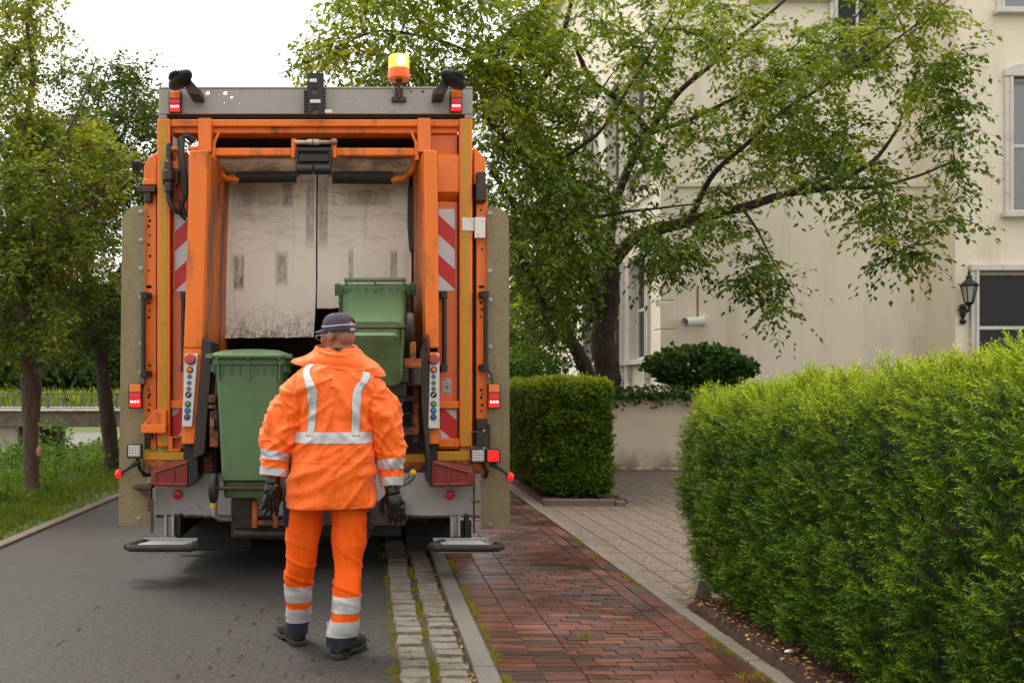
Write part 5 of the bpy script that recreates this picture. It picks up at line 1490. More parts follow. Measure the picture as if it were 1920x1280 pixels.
b = MB(); n0 = b.add(ringp(.132, z_(537)) + ringp(.070, z_(566)), [(k, (k + 1) % 6, 6 + (k + 1) % 6, 6 + k) for k in range(6)]); b.build('lantern_glass', mat('milk_glass', (.42, .44, .38), .15, 0, .1, 4), lan)
b = MB(); w0 = P(1804, 585, YG)
b.tube([Vector((q.x, q.y, q.z + z_(574))), Vector((q.x + .01, q.y, q.z + z_(580))), Vector((q.x - .01, q.y + .08, q.z + z_(584))), Vector((q.x - .08, q.y + .2, q.z + z_(578))), Vector((w0.x, YG, q.z + z_(578)))], [.02, .022, .022, .022, .03], 8)
b.ball(Vector((w0.x, YG - .03, q.z + z_(573))), (.07, .04, .06)); b.ball(Vector((w0.x, YG - .03, q.z + z_(585))), (.055, .04, .10)); b.ball(Vector((w0.x, YG - .03, q.z + z_(600))), (.062, .04, .055)); b.ball(Vector((w0.x + .03, YG - .08, q.z + z_(580))), .045)
b.build('bracket', M['iron'], lan)

# low garden wall
t = NT('garden_wall_render')
sp = t.sep(); n = t.noise(2, 6, .65); n2 = t.noise(50, 5, .7)
c = t.mix(n, S(178, 162, 142), S(206, 192, 172)); c = t.mix(t.math('MULTIPLY', t.rng(sp[2], .45, .0), t.rng(t.noise(3.2, 7, .75, t.mapped((1, 1, .5))), .38, .6)), c, S(96, 78, 60))
c = t.mix(t.math('MULTIPLY', t.rng(sp[2], .9, 1.3), t.rng(t.noise(5, 6, .7, t.mapped((1, 1, .2))), .45, .65, 0, .6)), c, S(112, 98, 78))
M['gwall'] = t.pbr(c, .9, nrm=t.bump(n2, .4, .01))
gw = empty('garden_wall', (4, 17.3, 0), 'low cream rendered garden wall topped with ivy between the two hedges', 'wall')
b = MB(); b.box(1.95, 17.2, -.05, 11.5, 17.42, 1.22); b.box(1.95, 17.12, -.05, 11.5, 17.2, .09); b.build('wall', M['gwall'], gw, bevel=.02)
b = MB(); b.box(1.9, 17.14, 1.22, 11.5, 17.48, 1.30); b.build('coping', M['gwall'], gw, bevel=.015)
# ================================================================== vegetation
def unit(a): return a / np.maximum(np.linalg.norm(a, axis=-1, keepdims=True), 1e-9)
def leaf_geo(pos, d, up, ln, wd, fold=.18):
    """Pointed leaves folded along the midrib: 4 points, 2 triangles each."""
    d = unit(d); s = unit(np.cross(d, up)); u = np.cross(s, d)
    ln = np.broadcast_to(np.asarray(ln, float), (len(pos),))[:, None]; wd = np.broadcast_to(np.asarray(wd, float), (len(pos),))[:, None]
    mid = pos + d * ln * .42
    V = np.stack([pos, mid + s * wd / 2 + u * wd * fold, pos + d * ln - u * ln * .08, mid - s * wd / 2 + u * wd * fold], 1).reshape(-1, 3)
    i = np.arange(len(pos))[:, None] * 4
    Fc = np.concatenate([i + np.array([[0, 1, 2]]), i + np.array([[0, 2, 3]])], 1).reshape(-1, 3)
    return V, Fc
def leaves(name, pos, d, up, ln, wd, m, parent=None, loc=None, tint=None, fold=.18):
    V, Fc = leaf_geo(pos, d, up, ln, wd, fold)
    if tint is None: tint = RNG.random(len(pos))
    return np_mesh(name, V, Fc, m, parent, loc, np.repeat(np.clip(tint, 0, 1), 2))
def rnd(n, s=1.0): return RNG.normal(0, s, (n, 3))
def inpoly(p, poly):
    x, y = p; c = False; j = len(poly) - 1
    for i in range(len(poly)):
        if (poly[i][1] > y) != (poly[j][1] > y) and x < (poly[j][0] - poly[i][0]) * (y - poly[i][1]) / (poly[j][1] - poly[i][1]) + poly[i][0]: c = not c
        j = i
    return c
def fill(poly, n, Y0, dY, ymin=-1e9, ymax=1e9, holes=.0, hs=.012, seed=0):
    """n points inside an outline, spread in depth round Y0, with airy gaps."""
    xs, ys = [p[0] for p in poly], [p[1] for p in poly]; out = []; tries = 0
    while len(out) < n and tries < n * 60:
        tries += 1
        p = (random.uniform(min(xs), max(xs)), random.uniform(min(ys), max(ys)))
        if not inpoly(p, poly): continue
        if holes and mn.noise(Vector((p[0] * hs, p[1] * hs, seed))) < holes - .5 + random.uniform(-.12, .12): continue
        Y = min(max(random.gauss(Y0, dY), ymin), ymax)
        out.append(np.array(P(p[0], p[1], Y)))
    return out

M['bark'] = mat('bark', (.075, .052, .038), .9, 0, .4, 9, dirt=(.16, .13, .09), da=.6, ds=12, thr=.56, bump=1.0, bs=30, stretch=(1, 1, .35))
M['bark_dark'] = mat('bark_dark', (.040, .026, .019), .9, 0, .4, 9, dirt=(.09, .07, .05), da=.5, ds=12, thr=.58, bump=1.0, bs=28, stretch=(1, 1, .4))
M['leaf_cherry'] = leafmat('leaf_cherry', S(50, 76, 25), S(91, 117, 37), S(154, 165, 54), .34, .4)
M['leaf_light'] = leafmat('leaf_light', S(58, 82, 34), S(99, 119, 46), S(154, 161, 62), .36)
M['leaf_dark'] = leafmat('leaf_dark', S(36, 58, 28), S(62, 86, 36), S(106, 124, 50), .3)
M['leaf_ivy'] = leafmat('leaf_ivy', S(26, 52, 20), S(46, 78, 28), S(96, 118, 44), .22, .35)
M['yew'] = leafmat('yew_needles', S(19, 42, 8), S(66, 98, 15), S(160, 176, 28), .14, .42)
M['yew_small'] = leafmat('small_hedge_needles', S(32, 58, 14), S(68, 98, 22), S(136, 154, 36), .2, .5)
M['twig'] = mat('twig_dark', (.012, .010, .006), .95, 0, .4, 20)
M['grass'] = leafmat('grass_blades', S(58, 84, 26), S(92, 116, 36), S(146, 150, 66), .4, .5)
M['herb'] = leafmat('herb_leaves', S(46, 82, 34), S(74, 112, 48), S(128, 150, 66), .34, .5)

def smooth_path(pts, n=6):
    pts = [np.array(p, float) for p in pts]; out = []
    for i in range(len(pts) - 1):
        a, b_, c, d = pts[max(i - 1, 0)], pts[i], pts[i + 1], pts[min(i + 2, len(pts) - 1)]
        for k in range(n):
            f = k / n; out.append(.5 * (2 * b_ + (c - a) * f + (2 * a - 5 * b_ + 4 * c - d) * f * f + (3 * b_ - a - 3 * c + d) * f ** 3))
    return out + [pts[-1]]

def tree(name, label, base, limbs, clusters, leafm, bark, group=None, twigs=6, per=9, tl=.55, ln=.09, wd=.038, droop=.5, tmin=-.2, leafdroop=.5, tint_shift=None, wood_sides=8, br=.014, flat=1.0):
    """limbs: (points, r0, r1). Every cluster gets a thin branch from the nearest wood and a spray of leafy twigs."""
    root = empty(name, base, label, 'tree', group)
    b = MB(); pool = []; prad = []
    for pts, r0, r1 in limbs:
        q = smooth_path(pts, 6); n = len(q)
        rr = [r0 + (r1 - r0) * (i / (n - 1)) ** .8 for i in range(n)]
        for i in range(1, n): q[i] = q[i] + np.array(mn.noise_vector(Vector(q[i]) * 1.3)) * min(.09, rr[i] * (.9 if r0 < .1 else .3))
        k0 = len(b.v); sides = wood_sides if r0 < .1 else 16
        if r0 >= .1:
            q = [q[0] + (q[1] - q[0]) * f for f in np.linspace(0, 1, 4)[:-1]] + [q[i] + (q[i + 1] - q[i]) * f for i in range(1, n - 1) for f in (0, .33, .66)] + [q[-1]]; n2_ = len(q); rr = [r0 + (r1 - r0) * (i / (n2_ - 1)) ** .8 for i in range(n2_)]
            rr[0] *= 1.25; rr[1] *= 1.1
        b.tube(q, [r * (1 + .12 * mn.noise(Vector(p) * 4)) for r, p in zip(rr, q)], sides)
        if r0 >= .1:
            for i_ in range(k0, len(b.v)):
                v_ = b.v[i_]; c_ = Vector(q[(i_ - k0) // sides]); dv = (v_ - c_)
                b.v[i_] = v_ + dv * (.16 * (ridge(Vector((v_.x * 16, v_.y * 16, v_.z * 3.2)), 1, 3) - .4) + .10 * mn.noise(v_ * 11))
        pool += q[2:]; prad += rr[2:len(q)]
    pool = np.array(pool); prad = np.array(prad)
    C = np.array(clusters); dist = np.array([np.min(np.linalg.norm(pool - c, axis=1)) for c in C]); order = np.argsort(dist)
    pl = list(pool); pr_ = list(prad)
    ends = np.zeros_like(C)
    for idx in order:
        c = C[idx]; arr = np.array(pl); dd = np.linalg.norm(arr - c, axis=1) + np.maximum(0, arr[:, 2] - c[2]) * .3
        k = int(np.argmin(dd)); a = arr[k]; r0 = min(pr_[k] * .7, br + .010 * np.linalg.norm(c - a))
        Lh = np.linalg.norm(c - a); mid1 = a + (c - a) * .35 + np.array([0, 0, .12 * Lh]) + RNG.normal(0, .05 * Lh, 3); mid2 = a + (c - a) * .72 + np.array([0, 0, .10 * Lh]) + RNG.normal(0, .05 * Lh, 3)
        pts = smooth_path([a, mid1, mid2, c], 2); n = len(pts)
        rr = [max(.0035, r0 + (.004 - r0) * i / (n - 1)) for i in range(n)]
        b.tube(pts, rr, 4 if r0 < .02 else 5, cap=False)
        for i in range(2, n, 1): pl.append(pts[i]); pr_.append(rr[i])
        ends[idx] = unit((c - mid1)[None])[0]
    # twigs with leaves
    n = len(C); T = twigs
    td = unit(ends[:, None, :] * .7 + RNG.normal(0, .75, (n, T, 3)) * np.array([1, 1, flat]) + np.array([0, 0, tmin])); tlen = tl * RNG.uniform(.55, 1.25, (n, T, 1))
    for i in range(0, n):
        for j in range(T):
            if (i + j) % 2: continue
            p0 = C[i]; p2 = p0 + td[i, j] * tlen[i, j] + np.array([0, 0, -droop * tlen[i, j, 0] * .6]); p1 = p0 + td[i, j] * tlen[i, j] * .55 + np.array([0, 0, -droop * tlen[i, j, 0] * .15])
            b.tube([p0, p1, p2], [.004, .003, .002], 3, cap=False)
    f = (np.arange(per) + .5)[None, None, :, None] / per; f = f + RNG.normal(0, .04, (n, T, per, 1))
    pos = C[:, None, None, :] + td[:, :, None, :] * tlen[:, :, None, :] * f
    pos[..., 2] -= (droop * tlen[:, :, None, :] * f ** 2 * .6)[..., 0]
    pos = pos + RNG.normal(0, .02, pos.shape)
    td2 = np.broadcast_to(td[:, :, None, :], pos.shape); side = np.where(np.arange(per) % 2 == 0, 1.0, -1.0)[None, None, :, None]
    sv = unit(np.cross(td2, np.array([0, 0, 1.0])) + 1e-3)
    d = td2 * .55 + sv * side * .8 + np.array([0, 0, -leafdroop]) + RNG.normal(0, .25, pos.shape)
    up = np.array([0, 0, 1.0]) + RNG.normal(0, .45, pos.shape)
    pos, d, up = pos.reshape(-1, 3), d.reshape(-1, 3), up.reshape(-1, 3); N = len(pos)
    tint = np.repeat(RNG.normal(.45, .17, n), T * per) + RNG.normal(0, .14, N)
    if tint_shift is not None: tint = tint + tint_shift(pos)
    sz = RNG.uniform(.7, 1.25, N)
    # wood
    me_o = b.build('trunk', bark, root, smooth=60, recalc=False)
    leaves('crown', pos, d, up, ln * sz, wd * sz, leafm, root, None, tint)
    return root

# --- big cherry in front of the house
TBY = 18.4
def q_(x, y, Y=TBY): return P(x, y, Y)
limbs = [
 ([P(1138, 740, TBY), q_(1136, 690), q_(1134, 610), q_(1138, 540), q_(1143, 500)], .24, .19),
 ([q_(1143, 505), q_(1165, 470, 18.2), q_(1205, 438, 17.9), (q_(1290, 415, 17.5)), q_(1390, 388, 17), q_(1480, 362, 16.8), q_(1560, 345, 16.6), q_(1640, 300, 16.4), q_(1690, 230, 16.3)], .15, .02),
 ([q_(1480, 362, 16.8), q_(1560, 352, 16.4), q_(1640, 350, 16.1), q_(1720, 330, 16), q_(1790, 300, 15.9)], .06, .012),
 ([q_(1134, 600), q_(1100, 520, 18), q_(1060, 440, 17.4), q_(1025, 380, 16.9), q_(990, 300, 16.4), q_(950, 265, 16), q_(905, 215, 15.6)], .13, .03),
 ([q_(1120, 735, 18.2), q_(1088, 670, 17.9), q_(1045, 600, 17.4), q_(1005, 540, 17), q_(975, 470, 16.6), q_(960, 380, 16.2), q_(920, 320, 15.8)], .14, .03),
 ([q_(1140, 530), q_(1112, 440, 18.5), q_(1075, 350, 18.4), q_(1010, 270, 18), q_(985, 205, 17.6), q_(1030, 130, 17.2), q_(1060, 50, 17), q_(1085, -60, 16.8)], .12, .03),
 ([q_(1010, 270, 18), q_(970, 200, 17.4), q_(935, 145, 16.8), q_(880, 100, 16.2), q_(800, 70, 15.6), q_(700, 60, 15.2), q_(600, 110, 15), q_(520, 140, 14.9)], .045, .006),
 ([q_(1143, 500), q_(1150, 400, 18.5), q_(1185, 300, 18.4), q_(1215, 250, 18), q_(1160, 190, 17.6), q_(1110, 150, 17.2), q_(1080, 90, 17)], .10, .03),
 ([q_(1185, 300, 18.4), q_(1250, 200, 18), q_(1330, 120, 17.6), q_(1400, 60, 17.2), q_(1470, 0, 17), q_(1540, -60, 16.8)], .07, .015),
 ([q_(1290, 415, 17.5), q_(1330, 340, 17), q_(1400, 270, 16.6), q_(1480, 200, 16.4), q_(1600, 130, 16.2), q_(1700, 60, 16), q_(1780, 0, 16)], .06, .012),
 ([q_(1215, 250, 18), q_(1300, 220, 17.4), q_(1400, 175, 17), q_(1500, 130, 16.6), q_(1580, 60, 16.4), q_(1650, -30, 16.4)], .05, .012),
 ([q_(1025, 380, 16.9), q_(1060, 300, 16.3), q_(1130, 240, 15.9), q_(1200, 130, 15.6), q_(1260, 30, 15.4)], .05, .012),
 ([q_(1390, 388, 17), q_(1420, 430, 16.5), q_(1450, 490, 16.2), q_(1490, 560, 16)], .03, .006),
 ([q_(1640, 350, 16.1), q_(1670, 420, 15.9), q_(1700, 500, 15.8)], .02, .005),
 ([q_(1060, 440, 17.4), q_(1090, 420, 16.6), q_(1150, 400, 16), q_(1230, 390, 15.6), q_(1320, 380, 15.3)], .05, .012),
]
RG = [
 ([(480, 165), (560, 95), (650, 60), (640, 0), (700, -70), (1010, -70), (1010, 150), (930, 215), (890, 160), (700, 175), (600, 150)], 200, 15.4, .9, .30),
 ([(890, 160), (1000, -70), (1380, -70), (1400, 80), (1450, 320), (1390, 395), (1210, 400), (1180, 430), (1080, 450), (960, 430)], 250, 16.6, 1.1, .38),
 ([(925, 240), (1000, 260), (1130, 400), (1160, 440), (1140, 490), (1060, 500), (960, 540), (955, 300)], 95, 16.2, 1.0, .2),
 ([(1380, 60), (1540, 55), (1570, -70), (1700, -70), (1740, 60), (1740, 200), (1810, 260), (1780, 350), (1700, 360), (1600, 350), (1480, 345), (1400, 355)], 175, 16.3, .9, .44),
 ([(1200, 420), (1380, 385), (1420, 420), (1465, 520), (1520, 560), (1490, 600), (1440, 595), (1385, 535), (1300, 490), (1225, 500)], 52, 16, .7, .40),
 ([(1600, 370), (1700, 365), (1745, 420), (1725, 490), (1690, 520), (1655, 450)], 26, 15.9, .5, .35),
 ([(1700, 120), (1800, 90), (1835, 150), (1800, 220), (1820, 330), (1800, 390), (1750, 440), (1740, 330), (1770, 270), (1720, 220)], 34, 16, .5, .3),
 ([(1700, -60), (1790, -60), (1770, 20), (1720, 100), (1690, 60)], 16, 16, .4, .3),
 ([(960, 480), (1060, 500), (1090, 560), (1050, 630), (960, 650)], 45, 17.2, .8, .2),
]
cl_ = []
for i, (poly, n, Y0, dY, ho) in enumerate(RG): cl_ += fill(poly, n, Y0, dY, 13.6, 19.2, ho, .011, i * 3.1)
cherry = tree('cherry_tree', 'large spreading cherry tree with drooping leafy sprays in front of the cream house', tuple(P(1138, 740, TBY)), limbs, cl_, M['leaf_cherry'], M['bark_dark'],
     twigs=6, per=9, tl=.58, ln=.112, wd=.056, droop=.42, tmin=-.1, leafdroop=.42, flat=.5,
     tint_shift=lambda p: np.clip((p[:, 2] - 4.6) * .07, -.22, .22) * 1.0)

# --- trees on the left bank
def A_(x, y, Y=13.3): return P(x, y, Y)
limbs = [
 ([A_(62, 938), A_(58, 880), A_(54, 760), A_(50, 640), A_(38, 540), A_(30, 470)], .1001, .075),
 ([A_(38, 540), A_(70, 470, 13.1), A_(110, 410, 12.9), A_(175, 380, 12.7), A_(240, 330, 12.6)], .07, .012),
 ([A_(30, 470), A_(20, 380, 13.4), A_(40, 270, 13.3), A_(60, 150, 13.2), A_(50, 40, 13.2), A_(60, -60, 13.2)], .08, .015),
 ([A_(34, 500), A_(-20, 430, 13.4), A_(-90, 360, 13.6), A_(-180, 320, 13.6)], .07, .015),
 ([A_(70, 470, 13.1), A_(60, 400, 12.6), A_(100, 300, 12.4), A_(150, 200, 12.3), A_(180, 110, 12.3)], .03, .008),
 ([A_(45, 600), A_(100, 560, 13), A_(150, 540, 12.8)], .04, .008),
]
cl_ = []
for i, (poly, n, dY, ho) in enumerate([
 ([(-60, 120), (20, 60), (110, 140), (100, 200), (190, 250), (240, 290), (250, 340), (170, 420), (160, 480), (60, 520), (-60, 480)], 190, .8, .36),
 ([(-40, 0), (40, -60), (100, 0), (120, 60), (60, 110), (-40, 130)], 30, .5, .42),
 ([(-80, 420), (120, 440), (190, 400), (220, 500), (170, 590), (110, 650), (-80, 650)], 130, .8, .25),
 ([(-200, 100), (-80, 60), (-60, 560), (-200, 560)], 60, .8, .3)]):
    cl_ += fill(poly, n, 13.2, dY, 11.5, 15, ho, .014, 20 + i * 2.7)
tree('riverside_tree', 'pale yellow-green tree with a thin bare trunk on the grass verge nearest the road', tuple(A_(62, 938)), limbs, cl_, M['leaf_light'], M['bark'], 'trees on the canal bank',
     twigs=9, per=11, tl=.36, ln=.070, wd=.042, droop=.3, tmin=.1, leafdroop=.25, tint_shift=lambda p: np.clip((p[:, 2] - 3.0) * .09, -.15, .3))  # lower leaves tinted darker, crown shade put into their colour
rt_ = bpy.data.objects['riverside_tree']
b = MB(); q = A_(71, 846, 13.15); b.ball(q + Vector((0, .05, 0)), (.04, .02, .075), 12, 8)
for v in b.v: v += Vector(mn.noise_vector(v * 25)) * .012
b.build('bark_wound', mat('bare_wood', (.42, .2, .1), .8, 0, .3, 30), rt_)
def B_(x, y, Y=16.6): return P(x, y, Y)
limbs = [
 ([B_(212, 905), B_(208, 850), B_(198, 740), B_(188, 660), B_(178, 600), B_(165, 520)], .128, .10),
 ([B_(165, 520), B_(170, 420), B_(190, 320), B_(180, 220), B_(200, 130)], .07, .01),
 ([B_(178, 600), B_(220, 520), B_(260, 440), B_(320, 360), B_(360, 300)], .08, .015),
 ([B_(165, 520), B_(120, 450), B_(90, 360), B_(100, 250)], .07, .015),
 ([B_(190, 320), B_(230, 250), B_(270, 180)], .03, .008),
 ([B_(185, 640), B_(130, 600), B_(80, 590)], .05, .01),
]
cl_ = []
for i, (poly, n, dY, ho) in enumerate([
 ([(90, 250), (110, 130), (160, 110), (190, 150), (250, 150), (300, 170), (360, 260), (360, 420), (300, 600), (120, 640), (60, 560)], 260, 1.2, .3),
 ([(160, 100), (200, 90), (260, 120), (290, 170), (180, 200)], 14, .6, .45),
 ([(100, 560), (240, 560), (240, 680), (190, 650), (140, 680), (110, 640)], 36, .7, .3)]):
    cl_ += fill(poly, n, 16.6, dY, 14.8, 19, ho, .012, 40 + i * 2.7)
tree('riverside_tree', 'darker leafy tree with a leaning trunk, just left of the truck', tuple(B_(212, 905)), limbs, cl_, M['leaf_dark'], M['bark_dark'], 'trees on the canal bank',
     twigs=8, per=10, tl=.48, ln=.085, wd=.045, droop=.35, tmin=.05, leafdroop=.3, tint_shift=lambda p: np.clip((p[:, 2] - 4.0) * .06, -.2, .25))  # shade low in the crown put into the leaf tint
def C_(x, y, Y=24): return P(x, y, Y)
limbs = [([C_(60, 860), C_(62, 700), C_(70, 500), C_(70, 350)], .2, .08), ([C_(66, 600), C_(0, 480), C_(-80, 420)], .09, .02), ([C_(70, 500), C_(150, 420), C_(230, 380)], .09, .02)]
cl_ = fill([(-150, 300), (60, 240), (240, 300), (300, 420), (260, 600), (160, 680), (-40, 690), (-160, 640)], 230, 24, 1.4, holes=.2, hs=.012, seed=71)
tree('riverside_tree', 'dark dense tree farther along the bank behind the two bare trunks', tuple(C_(60, 860)), limbs, cl_, M['leaf_dark'], M['bark_dark'], 'trees on the canal bank',
     twigs=7, per=9, tl=.75, ln=.13, wd=.075, droop=.3, tmin=0, leafdroop=.3, tint_shift=lambda p: np.full(len(p), -.12))

# --- trees behind the cherry, right of the truck
def D_(x, y, Y=25.5): return P(x, y, Y)
limbs = [([D_(1000, 760), D_(1000, 640), D_(985, 500), D_(980, 400)], .22, .08), ([D_(990, 560), D_(940, 460), D_(900, 400)], .09, .02), ([D_(995, 600), D_(1060, 520), D_(1090, 450)], .08, .02)]
cl_ = fill([(890, 260), (1000, 200), (1090, 300), (1120, 420), (1120, 620), (1060, 700), (880, 700), (860, 420)], 190, 25.5, 1.2, 23, 30, .25, .012, 91)
tree('background_tree', 'dark green tree behind the far hedge beside the house', tuple(D_(1000, 760)), limbs, cl_, M['leaf_dark'], M['bark_dark'],
     twigs=7, per=9, tl=.75, ln=.14, wd=.08, droop=.3, tmin=0, leafdroop=.3, tint_shift=lambda p: np.full(len(p), -.05))

# --- tree line far behind the bridge
far_labels = ['rounded green tree far beyond the bridge, left end of the tree line', 'taller green tree far beyond the bridge seen between the two bare trunks', 'broad green tree far beyond the bridge beside the truck', 'far tree half hidden behind the truck cab', 'far tree behind the truck roof', 'distant tree beyond the house garden']
def bushy(name, label, cat, c, rad, n, ln, wd, m, group=None, trunk=None, shell=.55, shift=0.0, stems=True, flat=0):
    c = np.array(c, float); rad = np.array(rad, float)
    base = (c[0], c[1], c[2] - rad[2] - (trunk or 0))
    root = empty(name, base, label, cat, group)
    d = unit(rnd(n)); 
    lump = np.array([1 + .28 * mn.noise(Vector(x) * 2.6 + Vector(c)) + .12 * mn.noise(Vector(x) * 6 + Vector(c)) for x in d])
    r = (shell + (1 - shell) * RNG.random(n) ** .6) * lump
    pos = c + d * rad * r[:, None]
    if flat: pos[:, 2] = np.maximum(pos[:, 2], c[2] - rad[2])
    ld = d * .6 + rnd(n, .6) + np.array([0, 0, -.15]); up = d + rnd(n, .5)
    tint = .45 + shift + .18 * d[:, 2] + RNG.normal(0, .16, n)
    leaves('foliage' if cat != 'tree' else 'crown', pos, ld, up, ln * RNG.uniform(.7, 1.3, n), wd * RNG.uniform(.7, 1.3, n), m, root, None, tint)
    b = MB(); b0 = Vector(base)
    if trunk: b.tube([b0, Vector(c) - Vector((0, 0, rad[2] * .5)), Vector(c) + Vector((0, 0, rad[2] * .4))], [trunk * .12, trunk * .09, .03], 7)
    k = 9
    for i in range(k):
        v = Vector(unit(rnd(1))[0]); v.z = abs(v.z)
        e = Vector(c) + Vector((v.x * rad[0], v.y * rad[1], v.z * rad[2])) * .75
        s = (Vector(c) - Vector((0, 0, rad[2] * .4))) if trunk else b0 + Vector((v.x * .1, v.y * .1, 0))
        w = .03 * max(rad) if trunk else .018
        b.tube([s, s.lerp(e, .5) + Vector((0, 0, .1 * rad[2])), e], [w, w * .6, w * .25], 5)
    b.build('trunk' if cat == 'tree' else 'stem', M['bark_dark'], root, smooth=60)
    return root
for i, (px, top, Y, w) in enumerate([(-40, 560, 75, 7), (95, 520, 82, 8), (215, 545, 78, 7), (330, 560, 80, 7.5), (480, 530, 84, 8), (1010, 520, 70, 7)]):
    zt = P(px, top, Y).z; x = P(px, 0, Y).x; hh = (zt - 0.2)
    bushy('far_tree', far_labels[i], 'tree', (x, Y, zt - hh * .46), (w, w * .7, hh * .46), 3600, .8, .5, M['leaf_light'] if i % 2 else M['leaf_dark'], 'far trees', .08 * hh, shift=.05)
    
# --- shrubs on the bank and beside the house
sh = [(70, 880, 19, (.75, .7, .5), 'leafy green bush on the canal bank between the two bare trunks', 'herb', .09, .05, 1500, .0),
      (165, 890, 17.8, (.65, .6, .42), 'low leafy bush at the foot of the leaning trunk', 'herb', .08, .045, 1100, .05),
      (30, 885, 17.6, (.8, .7, .5), 'dark low bush at the left on the canal bank', 'herb', .09, .05, 1100, -.12),
      (100, 835, 20.5, (.4, .4, .62), 'tall loose bush reaching up to the bridge deck', 'herb', .09, .05, 330, .1)]
for px, py, Y, rad, lab, m, ln, wd, n, s_ in sh:
    c = P(px, py, Y); bushy('bank_bush', lab, 'bush', (c.x, Y, max(c.z, rad[2] - .6)), rad, n, ln, wd, M[m], 'bushes on the canal bank', shift=s_)
c = P(1322, 684, 17.9); bushy('ivy_bush', 'dense rounded dark ivy bush on the garden wall against the house', 'bush', (c.x, 18.2, c.z - .03), (.90, .6, .38), 3400, .10, .085, M['leaf_ivy'], shell=.72, shift=.04)
c = P(992, 690, 18.2); bushy('garden_shrub', 'dark leafy shrub above the far hedge beside the truck', 'bush', (c.x, 18.6, c.z), (.75, .6, .32), 1600, .085, .06, M['herb'], shell=.6, shift=-.05)
# ivy along the wall top, hanging over its front
n = 1500
x = RNG.uniform(2.4, 6.6, n); hang = np.clip(RNG.exponential(.07, n), 0, .34) * (.5 + .9 * np.array([max(0, mn.noise(Vector((v * 2.2, 0, 3))) + .4) for v in x]))
front = RNG.random(n) < .55
pos = np.stack([x, np.where(front, 17.12 - RNG.random(n) * .05, RNG.uniform(17.15, 17.6, n)), np.where(front, 1.35 - hang, 1.32 + RNG.random(n) * .16)], 1)
ivy = empty('ivy', (4.5, 17.3, 1.3), 'ivy creeping over the top of the low cream garden wall', 'ivy')
leaves('foliage', pos, rnd(n, .6) + np.array([0, -.6, -.5]), np.array([0, -1., .6]) + rnd(n, .3), RNG.uniform(.05, .10, n), RNG.uniform(.05, .09, n), M['leaf_ivy'], ivy, None, RNG.normal(.5, .2, n))
b = MB()
for k in range(9):
    x0 = 2.6 + k * .45; b.tube([(x0 + .5 * i / 6, 17.13 + .02 * math.sin(i + k), 1.33 - .04 * (i % 3)) for i in range(7)], .006, 4)
b.build('stem', M['bark'], ivy)

# --- clipped yew hedges built from needled sprigs
def hedge(name, label, surf, n, sprig, needles, needle_len, needle_w, m, base, core, group=None, tops=0.0):
    """surf(n) -> positions, normals, tint shift; a sprig of needles grows at each."""
    root = empty(name, base, label, 'hedge', group)
    pos, nor, ts = surf(n)
    n = len(pos)
    clump = np.array([mn.noise(Vector(p) * 5.5) + .6 * mn.noise(Vector(p) * 13) for p in pos])
    pos = pos + nor * (clump * .085 - .035)[:, None]
    d = unit(nor * .75 + rnd(n, .42) + np.array([0, 0, .38]))
    ln = sprig * RNG.uniform(.65, 1.3, n)
    K = needles
    side = unit(np.cross(d, rnd(n))); oth = np.cross(d, side)
    f = (np.arange(K) + .3) / K
    ang = np.where(np.arange(K) % 2 == 0, 0, math.pi)[None, :] + RNG.normal(0, .75, (n, K))
    sd = side[:, None, :] * np.cos(ang)[..., None] + oth[:, None, :] * np.sin(ang)[..., None]
    bp = pos[:, None, :] + d[:, None, :] * (ln[:, None] * f[None, :])[..., None]
    nl = needle_len * (1.1 - .45 * f)[None, :, None] * RNG.uniform(.8, 1.2, (n, K, 1))
    nd = unit(d[:, None, :] * .75 + sd * .85)
    w = unit(np.cross(nd, d[:, None, :] + rnd(n * K, .3).reshape(n, K, 3))) * needle_w / 2
    tip = bp + nd * nl; mid = bp + nd * nl * .5
    V = np.stack([bp, mid + w, tip, mid - w], 2).reshape(-1, 3)
    Fc = np.arange(len(V)).reshape(-1, 4)
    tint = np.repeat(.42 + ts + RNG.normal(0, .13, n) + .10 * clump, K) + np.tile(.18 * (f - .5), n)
    np_mesh('foliage', V, Fc, m, root, None, np.clip(tint, 0, 1))
    b = MB(); core(b); b.build('stem', M['twig'], root, smooth=180)
    return root

def lumpy_box(b, x0, x1, y0, y1, z0, top, n=14):
    """inner twig mass, a lumpy closed block"""
    bm = bmesh.new(); bmesh.ops.create_cube(bm, size=1); bmesh.ops.subdivide_edges(bm, edges=bm.edges, cuts=n, use_grid_fill=True)
    vs = []
    for v in bm.verts:
        p = v.co + Vector((.5, .5, .5)); y = y0 + (y1 - y0) * p.y; zt = top(y)
        q = Vector((x0 + (x1 - x0) * p.x, y, z0 + (zt - z0) * p.z))
        q += Vector(mn.noise_vector(q * 4)) * .05
        vs.append(q)
    b.add(vs, [tuple(v.index for v in f.verts) for f in bm.faces]); bm.free()

